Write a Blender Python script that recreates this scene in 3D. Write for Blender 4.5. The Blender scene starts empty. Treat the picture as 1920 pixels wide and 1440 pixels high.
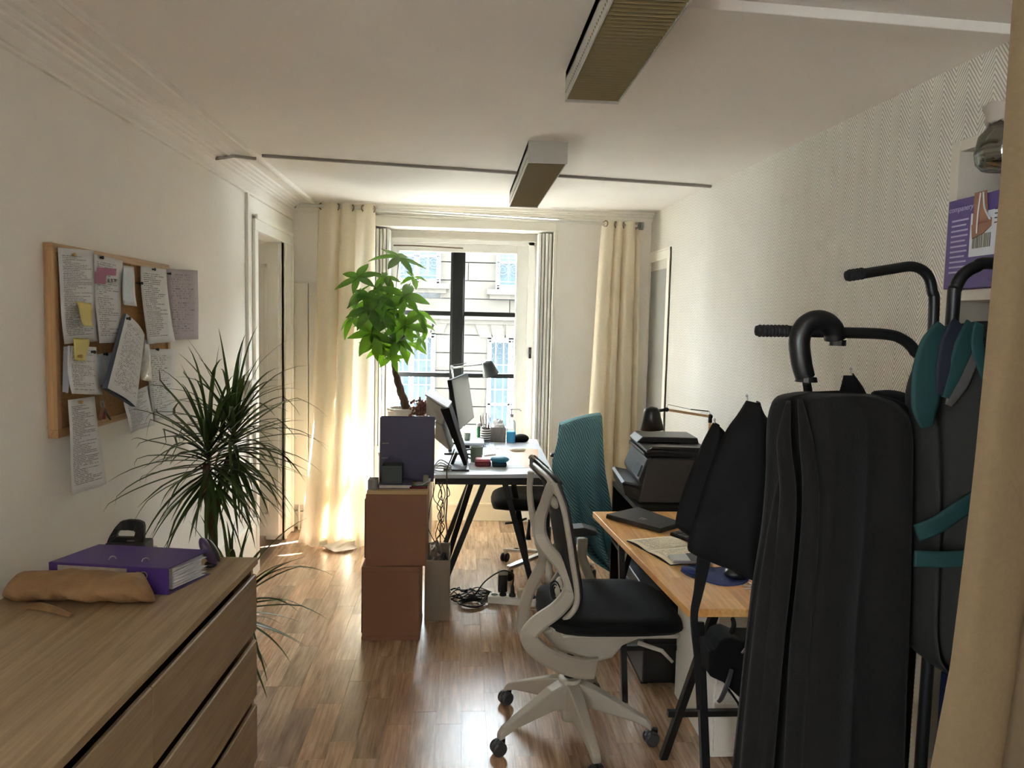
import bpy, bmesh, math, random
from mathutils import Vector, Matrix
random.seed(7)
R = math.radians; PI = math.pi
sc = bpy.context.scene
C = sc.collection

# ---------------------------------------------------------------- camera, sky, sun, exposure
cam = bpy.data.cameras.new('camera'); camo = bpy.data.objects.new('camera', cam); C.objects.link(camo)
cam.sensor_width = 36.0; cam.lens = 1400.0/1920.0*36.0; cam.clip_start = 0.05; cam.clip_end = 200
cr = Vector((0.99751256, -0.06676034, 0.02262207)); cu = Vector((-0.01703545, 0.08309531, 0.99639599)); cf = Vector((0.06839952, 0.99430288, -0.08175133))
m3 = Matrix((cr, cu, -cf)).transposed()
camo.matrix_world = Matrix.Translation((0, 0, 1.67)) @ m3.to_4x4()
sc.camera = camo

world = bpy.data.worlds.new('sky'); sc.world = world; world.use_nodes = True
bg = world.node_tree.nodes['Background']; bg.inputs[0].default_value = (0.89, 0.945, 1.0, 1); bg.inputs[1].default_value = 11.0

sun = bpy.data.lights.new('sun', 'SUN'); suno = bpy.data.objects.new('sun', sun); C.objects.link(suno)
sun.energy = 205.0; sun.angle = R(0.6); sun.color = (1.0, 0.98, 0.955)
sd = Vector((-0.85, -0.52, -1.13)).normalized()
suno.rotation_euler = sd.to_track_quat('-Z', 'Y').to_euler(); suno.location = (6, 10, 8)

sc.view_settings.view_transform = 'Standard'; sc.view_settings.look = 'None'
sc.view_settings.exposure = 1.88; sc.view_settings.gamma = 1.0; sc.view_settings.use_curve_mapping = False
sc.cycles.use_denoising = True
sc.cycles.max_bounces = 14; sc.cycles.diffuse_bounces = 8; sc.cycles.glossy_bounces = 4; sc.cycles.transparent_max_bounces = 12
sc.cycles.sample_clamp_indirect = 8.0

# ---------------------------------------------------------------- materials
def lin(c):
    r = []
    for v in c[:3]:
        v = v/255.0
        r.append(v/12.92 if v <= 0.04045 else ((v+0.055)/1.055)**2.4)
    return (r[0], r[1], r[2], 1.0)
class NT:
    def __init__(s, name):
        s.m = bpy.data.materials.new(name); s.m.use_nodes = True
        s.t = s.m.node_tree; s.n = s.t.nodes; s.b = s.n['Principled BSDF']; s.out = s.n['Material Output']
    def add(s, t, **kw):
        n = s.n.new(t)
        for k, v in kw.items(): setattr(n, k, v)
        return n
    def link(s, a, b): s.t.links.new(a, b)
    def math(s, op, a, b=None):
        n = s.n.new('ShaderNodeMath'); n.operation = op
        for i, v in enumerate((a, b)):
            if v is None: continue
            if isinstance(v, (int, float)): n.inputs[i].default_value = v
            else: s.link(v, n.inputs[i])
        return n.outputs[0]
    def mix(s, f, a, b):
        n = s.n.new('ShaderNodeMix'); n.data_type = 'RGBA'
        for i, v in ((0, f), (6, a), (7, b)):
            if isinstance(v, (int, float)): n.inputs[i].default_value = v
            elif isinstance(v, tuple): n.inputs[i].default_value = v
            else: s.link(v, n.inputs[i])
        return n.outputs[2]
    def coord(s, kind='Object', scale=(1, 1, 1), rot=(0, 0, 0)):
        tc = s.n.new('ShaderNodeTexCoord'); mp = s.n.new('ShaderNodeMapping')
        mp.inputs['Scale'].default_value = scale; mp.inputs['Rotation'].default_value = rot
        s.link(tc.outputs[kind], mp.inputs[0]); return mp.outputs[0]
    def noise(s, vec, scale, detail=3.0, rough=0.55):
        n = s.n.new('ShaderNodeTexNoise'); n.inputs['Scale'].default_value = scale; n.inputs['Detail'].default_value = detail
        n.inputs['Roughness'].default_value = rough; s.link(vec, n.inputs['Vector']); return n.outputs['Fac']
    def ramp(s, f, stops):
        n = s.n.new('ShaderNodeValToRGB'); e = n.color_ramp.elements
        while len(e) < len(stops): e.new(0.5)
        for i, (p, c) in enumerate(stops): e[i].position = p; e[i].color = c
        s.link(f, n.inputs[0]); return n.outputs[0]
    def bump(s, h, strength, dist=0.01):
        n = s.n.new('ShaderNodeBump'); n.inputs['Strength'].default_value = strength; n.inputs['Distance'].default_value = dist
        s.link(h, n.inputs['Height']); s.link(n.outputs[0], s.b.inputs['Normal'])
def mat(name, col, rough=0.5, metal=0.0, var=0.0, vscale=8.0, bump=0.0, bscale=60.0, bdist=0.004, spec=None, stretch=(1, 1, 1), sheen=0.0):
    t = NT(name); c = lin(col); t.b.inputs['Roughness'].default_value = rough; t.b.inputs['Metallic'].default_value = metal
    t.b.inputs['Base Color'].default_value = c
    if spec is not None: t.b.inputs['Specular IOR Level'].default_value = spec
    if sheen: t.b.inputs['Sheen Weight'].default_value = sheen
    if var:
        f = t.noise(t.coord('Object', stretch), vscale)
        lo = tuple(max(0, x*(1-var)) for x in c[:3])+(1,); hi = tuple(min(1, x*(1+var)) for x in c[:3])+(1,)
        t.link(t.ramp(f, [(0.3, lo), (0.7, hi)]), t.b.inputs['Base Color'])
    if bump: t.bump(t.noise(t.coord('Object', stretch), bscale, 4), bump, bdist)
    return t.m
def wood(name, dark, light, axis=1, rough=0.45, scale=1.0, fine=1.0):
    t = NT(name); st = [14*scale]*3; st[axis] = 0.9*scale
    v = t.coord('Object', tuple(st)); f = t.noise(v, 2.2, 6, 0.62)
    st2 = [90*fine]*3; st2[axis] = 2.5
    g = t.noise(t.coord('Object', tuple(st2)), 1.6, 3)
    h = t.math('ADD', t.math('MULTIPLY', f, 0.65), t.math('MULTIPLY', g, 0.35))
    t.link(t.ramp(h, [(0.36, lin(dark)), (0.62, lin(light))]), t.b.inputs['Base Color'])
    t.b.inputs['Roughness'].default_value = rough; t.bump(g, 0.12, 0.002); return t.m
def cloth(name, col, trans=0.4, tint=None, weave=900, rough=0.9):
    t = NT(name); c = lin(col)
    v = t.coord('Object'); f = t.noise(v, 120, 3)
    base = t.ramp(f, [(0.3, tuple(x*0.9 for x in c[:3])+(1,)), (0.7, c)])
    d = t.add('ShaderNodeBsdfDiffuse'); tr = t.add('ShaderNodeBsdfTranslucent'); mx = t.add('ShaderNodeMixShader')
    mx.inputs[0].default_value = trans; t.link(base, d.inputs[0])
    if tint: tr.inputs[0].default_value = lin(tint)
    else: t.link(base, tr.inputs[0])
    t.link(d.outputs[0], mx.inputs[1]); t.link(tr.outputs[0], mx.inputs[2]); t.link(mx.outputs[0], t.out.inputs[0]); return t.m
def leafmat(name, dark, light, trans=0.35, tint=(150, 200, 40)):
    t = NT(name); oi = t.add('ShaderNodeObjectInfo')
    c = t.mix(oi.outputs['Random'], lin(dark), lin(light)); t.link(c, t.b.inputs['Base Color']); t.b.inputs['Roughness'].default_value = 0.38
    tr = t.add('ShaderNodeBsdfTranslucent'); tr.inputs[0].default_value = lin(tint); mx = t.add('ShaderNodeMixShader'); mx.inputs[0].default_value = trans
    t.link(t.b.outputs[0], mx.inputs[1]); t.link(tr.outputs[0], mx.inputs[2]); t.link(mx.outputs[0], t.out.inputs[0]); return t.m
def paper(name, col=(226, 224, 222), lines=42, ink=(88, 88, 92), seed=0.0, top=0.93, bottom=0.08, density=0.52, left=0.1, right=0.9):
    # printed text: rows of ink broken into words and short lines, in the sheet's own UV space
    t = NT(name); tc = t.add('ShaderNodeTexCoord'); sx = t.add('ShaderNodeSeparateXYZ'); t.link(tc.outputs['UV'], sx.inputs[0])
    u, v = sx.outputs[0], sx.outputs[1]
    row = t.math('MULTIPLY', v, lines); fr = t.math('FRACT', row); rid = t.math('FLOOR', row)
    on = t.math('GREATER_THAN', fr, 0.48)
    cb = t.add('ShaderNodeCombineXYZ'); t.link(t.math('MULTIPLY', u, 34.0), cb.inputs[0]); t.link(t.math('MULTIPLY', rid, 7.31), cb.inputs[1]); cb.inputs[2].default_value = seed
    w = t.noise(cb.outputs[0], 1.0, 1.0); word = t.math('LESS_THAN', w, density+0.03)
    cb2 = t.add('ShaderNodeCombineXYZ'); t.link(t.math('MULTIPLY', rid, 0.77), cb2.inputs[0]); cb2.inputs[1].default_value = seed*3.1+0.5
    ln = t.noise(cb2.outputs[0], 1.0, 2.0)
    lend = t.math('ADD', t.math('MULTIPLY', ln, 2.4), -0.5); inl = t.math('LESS_THAN', u, lend)
    m = t.math('MULTIPLY', t.math('MULTIPLY', on, word), inl)
    for e in (t.math('GREATER_THAN', u, left), t.math('LESS_THAN', u, right), t.math('GREATER_THAN', v, bottom), t.math('LESS_THAN', v, top)): m = t.math('MULTIPLY', m, e)
    c = t.mix(t.math('MULTIPLY', m, 0.68), lin(col), lin(ink)); t.link(c, t.b.inputs['Base Color']); t.b.inputs['Roughness'].default_value = 0.75
    tr = t.add('ShaderNodeBsdfTranslucent'); t.link(c, tr.inputs[0]); mx = t.add('ShaderNodeMixShader'); mx.inputs[0].default_value = 0.18
    t.link(t.b.outputs[0], mx.inputs[1]); t.link(tr.outputs[0], mx.inputs[2]); t.link(mx.outputs[0], t.out.inputs[0]); return t.m
def glassy(name, tint=(255, 255, 255), gloss=0.06, rough=0.0):
    t = NT(name); tr = t.add('ShaderNodeBsdfTransparent'); tr.inputs[0].default_value = lin(tint)
    gl = t.add('ShaderNodeBsdfGlossy'); gl.inputs['Roughness'].default_value = rough; mx = t.add('ShaderNodeMixShader')
    fr = t.add('ShaderNodeLayerWeight'); fr.inputs[0].default_value = 0.25
    t.link(t.math('ADD', t.math('MULTIPLY', fr.outputs['Fresnel'], 0.6), gloss*0.5), mx.inputs[0])
    t.link(tr.outputs[0], mx.inputs[1]); t.link(gl.outputs[0], mx.inputs[2]); t.link(mx.outputs[0], t.out.inputs[0]); return t.m

M = {}
M['wall'] = mat('painted_wall', (236, 232, 224), 0.75, var=0.035, vscale=1.6, bump=0.25, bscale=14, bdist=0.006)
M['ceil'] = mat('painted_ceiling', (234, 229, 221), 0.85, var=0.03, vscale=1.2, bump=0.12, bscale=9, bdist=0.006)
M['white'] = mat('white_paint', (234, 231, 220), 0.42, var=0.03, vscale=3)
M['whitewood'] = mat('white_window_paint', (230, 229, 223), 0.35, var=0.03, vscale=5)
M['sill'] = mat('cream_panel_paint', (240, 230, 205), 0.5, var=0.02)
M['darkframe'] = mat('dark_grey_paint', (34, 36, 37), 0.6, spec=0.2)
M['black'] = mat('black_metal', (19, 20, 21), 0.42, spec=0.4)
M['blackp'] = mat('black_plastic', (20, 20, 21), 0.38)
M['greyp'] = mat('dark_grey_plastic', (52, 52, 54), 0.5)
M['rubber'] = mat('black_rubber', (16, 16, 17), 0.8)
M['chrome'] = mat('chrome', (205, 205, 205), 0.16, 1.0)
M['alu'] = mat('brushed_aluminium', (165, 165, 165), 0.32, 0.9)
M['brass'] = mat('eyelet_metal', (150, 135, 105), 0.3, 0.9)
M['desktop'] = mat('white_laminate', (190, 195, 204), 0.28)
M['edge'] = mat('laminate_edge', (190, 175, 150), 0.5)
M['oak'] = wood('oak_veneer', (136, 112, 84), (172, 148, 116), axis=1, rough=0.42)
M['oakfront'] = wood('oak_veneer_front', (134, 110, 82), (162, 138, 106), axis=1, rough=0.45)
M['pine'] = wood('light_wood', (160, 122, 82), (196, 158, 112), axis=2, rough=0.5)
M['pine_y'] = wood('light_wood_rail', (160, 122, 82), (196, 158, 112), axis=1, rough=0.5)
M['purple'] = mat('purple_binder_card', (74, 50, 118), 0.3, var=0.06)
M['purpledark'] = mat('dark_purple_card', (52, 46, 78), 0.4, var=0.05)
M['kraft'] = mat('kraft_paper', (142, 110, 74), 0.7, var=0.2, vscale=16, bump=0.9, bscale=30, bdist=0.008)
M['card'] = mat('brown_card', (138, 98, 74), 0.75, var=0.05, vscale=4)
M['cardlight'] = mat('light_card', (190, 160, 118), 0.7)
M['greybin'] = mat('taupe_board', (140, 130, 116), 0.6)
M['pagesm'] = mat('page_edges', (200, 196, 186), 0.8, var=0.25, vscale=30, stretch=(1, 1, 22))
M['white_pl'] = mat('white_plastic', (226, 224, 216), 0.4)
M['offwhite'] = mat('warm_white_plastic', (172, 164, 149), 0.42)
M['mesh'] = mat('black_mesh_fabric', (24, 25, 27), 0.85, bump=0.3, bscale=300, bdist=0.002)
M['seatfab'] = mat('black_seat_fabric', (14, 14, 15), 0.9, bump=0.3, bscale=260, bdist=0.002, sheen=0.04, spec=0.2)
M['coat'] = mat('charcoal_wool', (21, 20, 19), 0.95, var=0.1, vscale=40, bump=0.4, bscale=180, bdist=0.003, sheen=0.05, spec=0.15)
M['nylon'] = mat('black_nylon', (10, 10, 11), 0.85, spec=0.2, bump=0.2, bscale=20, bdist=0.01)
M['olive'] = mat('dark_olive_cloth', (24, 24, 18), 0.85, var=0.12, vscale=10, bump=0.3, bscale=40, bdist=0.006)
M['teal'] = mat('teal_cloth', (7, 52, 50), 0.8, var=0.12, vscale=12)
M['navy'] = mat('navy_cloth', (16, 24, 36), 0.85)
M['greycloth'] = mat('grey_cloth', (74, 71, 67), 0.85, var=0.1)
M['ivory'] = cloth('ivory_linen', (238, 228, 206), 0.30, (252, 243, 226))
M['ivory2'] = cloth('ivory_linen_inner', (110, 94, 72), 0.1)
M['radiator'] = mat('radiator_enamel', (214, 210, 196), 0.4)
M['louvre'] = mat('ceiling_light_louvre', (132, 116, 76), 0.45, var=0.1, vscale=10)
M['trunk'] = mat('bark', (92, 72, 52), 0.9, var=0.3, vscale=30, bump=0.6, bscale=50, bdist=0.006, stretch=(1, 1, 0.3))
M['soil'] = mat('potting_soil', (46, 36, 28), 0.95, var=0.3, vscale=50, bump=0.6, bscale=60)
M['pot'] = mat('white_ceramic', (228, 222, 208), 0.35)
M['dracleaf'] = leafmat('dracaena_leaf', (38, 52, 30), (62, 80, 40), 0.16, (110, 140, 50))
M['leaf'] = leafmat('money_tree_leaf', (26, 50, 20), (52, 92, 30), 0.26, (120, 170, 28))
M['dried'] = mat('dried_flower', (132, 88, 76), 0.9, var=0.3, vscale=40)
M['mug'] = mat('sage_glaze', (112, 128, 112), 0.35)
M['redcase'] = mat('pink_case', (208, 112, 122), 0.5); M['maroon'] = mat('maroon_case', (108, 30, 40), 0.5)
M['bluecase'] = mat('teal_blue_case', (34, 120, 150), 0.55); M['bluedark'] = mat('dark_teal_case', (18, 54, 66), 0.5)
M['green'] = mat('green_tube', (30, 120, 62), 0.4)
M['wicker'] = mat('grey_woven', (132, 126, 122), 0.8, var=0.3, vscale=40, stretch=(1, 1, 0.2))
M['tissue'] = mat('crumpled_paper', (210, 212, 216), 0.8, var=0.1)
M['gel'] = mat('blue_gel', (20, 170, 215), 0.15)
M['clear'] = glassy('clear_plastic', (235, 242, 245), 0.12)
M['glass'] = glassy('window_glass', (250, 253, 253), 0.03)
M['jar'] = glassy('jar_glass', (220, 222, 215), 0.25)
M['leather'] = mat('tan_leather', (182, 146, 118), 0.5)
M['keys'] = mat('white_keys', (150, 166, 196), 0.5)
M['blkkeys'] = mat('black_keys', (40, 40, 42), 0.45)
M['bluepad'] = mat('navy_mousepad', (28, 48, 104), 0.75)
M['laptop'] = mat('matt_black_shell', (38, 37, 36), 0.42)
M['panelblack'] = mat('matt_black_panel', (12, 12, 13), 0.75, spec=0.15)
M['recess'] = mat('recess_shade', (40, 32, 24), 0.8)  # dark brown standing in for the shade inside the drawer slots
M['screen'] = mat('grey_display', (98, 99, 102), 0.3, var=0.04)
M['silver'] = mat('silver_plastic', (156, 152, 142), 0.4, var=0.08)
M['printer'] = mat('printer_black', (33, 32, 31), 0.34)
M['printerside'] = mat('printer_side', (46, 40, 33), 0.5)
M['yellow'] = mat('yellow_note', (206, 190, 112), 0.7)
M['pink'] = mat('magenta_print', (150, 66, 108), 0.6)
M['lilac'] = paper('lilac_sheet', (178, 168, 176), 30, (96, 88, 98), 5.0, density=0.42)
M['photo'] = mat('pale_photo', (168, 178, 188), 0.35, var=0.15, vscale=30)
M['cork'] = mat('cork', (172, 130, 84), 0.9, var=0.25, vscale=120, bump=0.4, bscale=160, bdist=0.002)
M['blackpin'] = mat('black_pin', (16, 16, 16), 0.4)
M['redpin'] = mat('brass_pin', (190, 160, 100), 0.3, 0.8)
M['cable'] = mat('black_cable', (18, 18, 18), 0.5)
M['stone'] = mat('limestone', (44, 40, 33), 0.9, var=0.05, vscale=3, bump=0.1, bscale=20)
M['pane'] = mat('far_window_glass', (54, 65, 70), 0.3, spec=0.05)
M['iron'] = mat('wrought_iron', (36, 41, 48), 0.6)
M['asphalt'] = mat('asphalt', (56, 56, 56), 0.9, var=0.1)
M['cream_pages'] = paper('notebook_page', (250, 238, 208), 26, (150, 138, 120), 9.0, density=0.5)
M['bookcover'] = mat('dark_cover', (40, 38, 40), 0.6)
M['silverp'] = mat('silver_casing', (168, 168, 166), 0.3, 0.5)
M['tan'] = mat('tan_tag', (150, 108, 84), 0.7, var=0.1)
M['lilacbox'] = mat('purple_carton', (88, 72, 128), 0.55, var=0.06)
M['boxprint'] = mat('pale_purple_print', (172, 162, 196), 0.6)
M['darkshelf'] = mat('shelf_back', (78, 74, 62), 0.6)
M['beige'] = mat('beige_shelf', (206, 198, 182), 0.5)
for i in range(6): M['text%d' % i] = paper('printed_sheet_%d' % i, (224, 224, 226), (30, 38, 46, 54, 34, 42)[i], (92, 92, 98), i*2.7+1, density=(0.5, 0.56, 0.47, 0.55, 0.46, 0.52)[i])

def planks_material():
    t = NT('laminate_strip'); oi = t.add('ShaderNodeObjectInfo'); tc = t.add('ShaderNodeTexCoord')
    ad = t.add('ShaderNodeVectorMath', operation='ADD'); sc_ = t.add('ShaderNodeVectorMath', operation='SCALE'); sc_.inputs['Scale'].default_value = 1.0
    cb = t.add('ShaderNodeCombineXYZ')
    t.link(t.math('MULTIPLY', oi.outputs['Random'], 91.0), cb.inputs[0]); t.link(t.math('MULTIPLY', oi.outputs['Random'], 57.0), cb.inputs[1])
    t.link(tc.outputs['Object'], ad.inputs[0]); t.link(cb.outputs[0], ad.inputs[1])
    mp = t.add('ShaderNodeMapping'); mp.inputs['Scale'].default_value = (22, 2.0, 22); t.link(ad.outputs[0], mp.inputs[0])
    f = t.noise(mp.outputs[0], 1.5, 6, 0.65)
    mp2 = t.add('ShaderNodeMapping'); mp2.inputs['Scale'].default_value = (120, 5, 120); t.link(ad.outputs[0], mp2.inputs[0]); g = t.noise(mp2.outputs[0], 1.0, 2)
    h = t.math('ADD', t.math('MULTIPLY', f, 0.7), t.math('MULTIPLY', g, 0.3))
    grain = t.ramp(h, [(0.34, lin((138, 116, 96))), (0.5, lin((184, 160, 136))), (0.64, lin((214, 192, 168)))])
    tone = t.ramp(oi.outputs['Random'], [(0.0, lin((200, 190, 180))), (0.3, lin((255, 244, 232))), (0.55, lin((222, 212, 204))), (0.8, lin((255, 232, 212))), (1.0, lin((188, 176, 168)))])
    n = t.add('ShaderNodeMix', data_type='RGBA', blend_type='MULTIPLY'); n.inputs[0].default_value = 1.0; t.link(grain, n.inputs[6]); t.link(tone, n.inputs[7])
    t.link(n.outputs[2], t.b.inputs['Base Color']); t.b.inputs['Roughness'].default_value = 0.27; t.b.inputs['Specular IOR Level'].default_value = 0.65; t.bump(g, 0.06, 0.001); return t.m
M['plank'] = planks_material()
M['floorbase'] = mat('floor_underlay', (96, 74, 56), 0.6)

def butcher():
    t = NT('butcher_block'); v = t.coord('Object', (1, 1, 1), (0, 0, R(90)))
    br = t.add('ShaderNodeTexBrick'); t.link(v, br.inputs['Vector']); br.inputs['Scale'].default_value = 1.0
    br.inputs['Brick Width'].default_value = 0.34; br.inputs['Row Height'].default_value = 0.042; br.inputs['Mortar Size'].default_value = 0.0
    br.inputs['Color1'].default_value = (0, 0, 0, 1); br.inputs['Color2'].default_value = (1, 1, 1, 1); br.offset = 0.37; br.inputs['Bias'].default_value = 0.0
    g = t.noise(t.coord('Object', (60, 3, 60)), 1.5, 4)
    st = t.ramp(br.outputs['Color'], [(0.0, lin((224, 160, 92))), (0.5, lin((238, 180, 108))), (1.0, lin((246, 194, 122)))])
    gr = t.ramp(g, [(0.35, (0.8, 0.78, 0.75, 1)), (0.62, (1, 1, 1, 1))])
    n = t.add('ShaderNodeMix', data_type='RGBA', blend_type='MULTIPLY'); n.inputs[0].default_value = 1.0; t.link(st, n.inputs[6]); t.link(gr, n.inputs[7])
    t.link(n.outputs[2], t.b.inputs['Base Color']); t.b.inputs['Roughness'].default_value = 0.3; return t.m
M['butcher'] = butcher()

def herringbone():
    t = NT('herringbone_wallpaper'); tc = t.add('ShaderNodeTexCoord'); sx = t.add('ShaderNodeSeparateXYZ'); t.link(tc.outputs['Object'], sx.inputs[0])
    y, z = sx.outputs[1], sx.outputs[2]
    tri = t.math('MULTIPLY', t.math('ABSOLUTE', t.math('SUBTRACT', t.math('FRACT', t.math('DIVIDE', y, 0.118)), 0.5)), 2.0)
    s = t.math('FRACT', t.math('DIVIDE', t.math('ADD', z, t.math('MULTIPLY', tri, 0.085)), 0.0185))
    h = t.math('MULTIPLY', t.math('ABSOLUTE', t.math('SUBTRACT', s, 0.5)), 2.0)
    f = t.noise(t.coord('Object'), 1.4, 3)
    c = t.mix(f, lin((228, 223, 212)), lin((237, 233, 224)))
    c2 = t.mix(t.math('MULTIPLY', t.math('POWER', h, 2.0), 0.85), c, lin((128, 118, 100)))  # groove shade of the relief painted in as a darker tone
    t.link(c2, t.b.inputs['Base Color']); t.b.inputs['Roughness'].default_value = 0.8
    t.bump(t.math('SUBTRACT', 1.0, h), 0.55, 0.004); return t.m
M['herring'] = herringbone()

def stripes(name, c1, c2, n):
    t = NT(name); tc = t.add('ShaderNodeTexCoord'); sx = t.add('ShaderNodeSeparateXYZ'); t.link(tc.outputs['Generated'], sx.inputs[0])
    k = t.math('GREATER_THAN', t.math('FRACT', t.math('MULTIPLY', sx.outputs[2], n)), 0.5)
    t.link(t.mix(k, lin(c1), lin(c2)), t.b.inputs['Base Color']); t.b.inputs['Roughness'].default_value = 0.4; return t.m
M['striped'] = stripes('black_white_stripes', (24, 22, 24), (222, 218, 212), 6.5)
def barcode():
    t = NT('barcode_print'); tc = t.add('ShaderNodeTexCoord'); sx = t.add('ShaderNodeSeparateXYZ'); t.link(tc.outputs['Generated'], sx.inputs[0])
    cb = t.add('ShaderNodeCombineXYZ'); t.link(t.math('MULTIPLY', sx.outputs[1], 22.0), cb.inputs[0])
    n = t.noise(cb.outputs[0], 1.0, 1); t.link(t.mix(t.math('GREATER_THAN', n, 0.5), lin((60, 66, 60)), lin((170, 172, 160))), t.b.inputs['Base Color']); return t.m
M['barcode'] = barcode()
def knit():
    t = NT('teal_knit'); tc = t.add('ShaderNodeTexCoord'); sx = t.add('ShaderNodeSeparateXYZ'); t.link(tc.outputs['UV'], sx.inputs[0])
    u, v = sx.outputs[0], sx.outputs[1]
    r = t.math('SINE', t.math('MULTIPLY', t.math('ADD', v, t.math('MULTIPLY', u, 0.55)), 235.0))
    s = t.math('SINE', t.math('MULTIPLY', u, 330.0))
    h = t.math('ADD', r, t.math('MULTIPLY', s, 0.35))
    hn = t.math('ADD', t.math('MULTIPLY', h, 0.37), 0.5)
    t.link(t.ramp(hn, [(0.1, lin((50, 84, 90))), (0.8, lin((104, 150, 156)))]), t.b.inputs['Base Color'])
    t.b.inputs['Roughness'].default_value = 0.95; t.bump(hn, 0.7, 0.006); return t.m
M['knit'] = knit()

# ---------------------------------------------------------------- mesh builder and object helpers
ORG = {}
def cr_spline(pts, n=6):
    P = [Vector(p) for p in pts]; out = []
    for i in range(len(P)-1):
        p0 = P[max(i-1, 0)]; p1 = P[i]; p2 = P[i+1]; p3 = P[min(i+2, len(P)-1)]
        for k in range(n):
            t = k/n
            out.append(0.5*((2*p1)+(-p0+p2)*t+(2*p0-5*p1+4*p2-p3)*t*t+(-p0+3*p1-3*p2+p3)*t**3))
    out.append(P[-1]); return out
def lerp_list(vals, n):
    out = []
    for i in range(n):
        t = i/(n-1)*(len(vals)-1); k = min(int(t), len(vals)-2); f = t-k
        out.append(vals[k]*(1-f)+vals[k+1]*f)
    return out
class MB:
    def __init__(s): s.v = []; s.f = []; s.uv = {}
    def quadbox(s, p):   # 8 points: bottom 0-3 counter-clockwise, top 4-7
        b = len(s.v); s.v += [Vector(q) for q in p]
        for f in ((3, 2, 1, 0), (4, 5, 6, 7), (0, 1, 5, 4), (1, 2, 6, 5), (2, 3, 7, 6), (3, 0, 4, 7)): s.f.append([b+i for i in f])
        return s
    def box(s, x0, x1, y0, y1, z0, z1):
        return s.quadbox([(x0, y0, z0), (x1, y0, z0), (x1, y1, z0), (x0, y1, z0), (x0, y0, z1), (x1, y0, z1), (x1, y1, z1), (x0, y1, z1)])
    def obox(s, c, size, rot):
        h = Vector(size)/2; p = []
        for dz in (-1, 1):
            for dx, dy in ((-1, -1), (1, -1), (1, 1), (-1, 1)): p.append(Vector(c)+rot @ Vector((dx*h.x, dy*h.y, dz*h.z)))
        return s.quadbox(p)
    def bar(s, p, q, w, h=None, side=None):
        p, q = Vector(p), Vector(q); d = (q-p).normalized(); h = h or w
        a = Vector(side) if side else (Vector((0, 0, 1)) if abs(d.z) < 0.9 else Vector((1, 0, 0)))
        x = d.cross(a).normalized(); y = x.cross(d).normalized(); pts = []
        for c in (p, q):
            for i, j in ((-1, -1), (1, -1), (1, 1), (-1, 1)): pts.append(c+x*(i*w/2)+y*(j*h/2))
        return s.quadbox(pts)
    def prism(s, poly, off):
        b = len(s.v); n = len(poly); off = Vector(off)
        s.v += [Vector(p) for p in poly]+[Vector(p)+off for p in poly]
        s.f.append([b+i for i in range(n)][::-1]); s.f.append([b+n+i for i in range(n)])
        for i in range(n): s.f.append([b+i, b+(i+1) % n, b+n+(i+1) % n, b+n+i])
        return s
    def tube(s, pts, r, n=8, cap=True, flat=None):
        P = [Vector(p) for p in pts]; b = len(s.v); m = len(P)
        rr = r if isinstance(r, (list, tuple)) else [r]*m
        if len(rr) != m: rr = lerp_list(list(rr), m)
        d0 = (P[1]-P[0]).normalized(); a = Vector((0, 0, 1)) if abs(d0.z) < 0.9 else Vector((1, 0, 0))
        x = d0.cross(a).normalized()
        for i in range(m):
            d = (P[min(i+1, m-1)]-P[max(i-1, 0)])
            d = d.normalized() if d.length > 1e-9 else d0
            x = (x-d*x.dot(d)); x = x.normalized() if x.length > 1e-6 else d.orthogonal().normalized(); y = d.cross(x)
            for k in range(n):
                t = 2*PI*k/n; s.v.append(P[i]+x*(math.cos(t)*rr[i])+y*(math.sin(t)*rr[i]))
        for i in range(m-1):
            for k in range(n):
                k2 = (k+1) % n; s.f.append([b+i*n+k, b+i*n+k2, b+(i+1)*n+k2, b+(i+1)*n+k])
        if cap: s.f.append([b+k for k in range(n)][::-1]); s.f.append([b+(m-1)*n+k for k in range(n)])
        return s
    def sweep(s, pts, side, w, t):   # flat band: width w lies in the plane across "side", thickness t along "side"
        P = [Vector(p) for p in pts]; m = len(P); b = len(s.v); side = Vector(side).normalized()
        ws = lerp_list(list(w), m) if isinstance(w, (list, tuple)) else [w]*m
        for i in range(m):
            d = (P[min(i+1, m-1)]-P[max(i-1, 0)]).normalized(); x = d.cross(side).normalized(); yv = side*(t/2)
            e = ws[i]/2
            for a, c in ((-1, -0.55), (-0.7, -1), (0.7, -1), (1, -0.55), (1, 0.55), (0.7, 1), (-0.7, 1), (-1, 0.55)): s.v.append(P[i]+x*(a*e)+yv*c)
        for i in range(m-1):
            for k in range(8):
                k2 = (k+1) % 8; s.f.append([b+i*8+k, b+i*8+k2, b+(i+1)*8+k2, b+(i+1)*8+k])
        s.f.append([b+k for k in range(8)][::-1]); s.f.append([b+(m-1)*8+k for k in range(8)]); return s
    def lathe(s, prof, c=(0, 0, 0), n=20, rot=None, cap=True):
        b = len(s.v); c = Vector(c); m = len(prof)
        for r, z in prof:
            for k in range(n):
                t = 2*PI*k/n; p = Vector((r*math.cos(t), r*math.sin(t), z)); s.v.append(c+(rot @ p if rot else p))
        for i in range(m-1):
            for k in range(n):
                k2 = (k+1) % n; s.f.append([b+i*n+k, b+i*n+k2, b+(i+1)*n+k2, b+(i+1)*n+k])
        if cap: s.f.append([b+k for k in range(n)][::-1]); s.f.append([b+(m-1)*n+k for k in range(n)])
        return s
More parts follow.
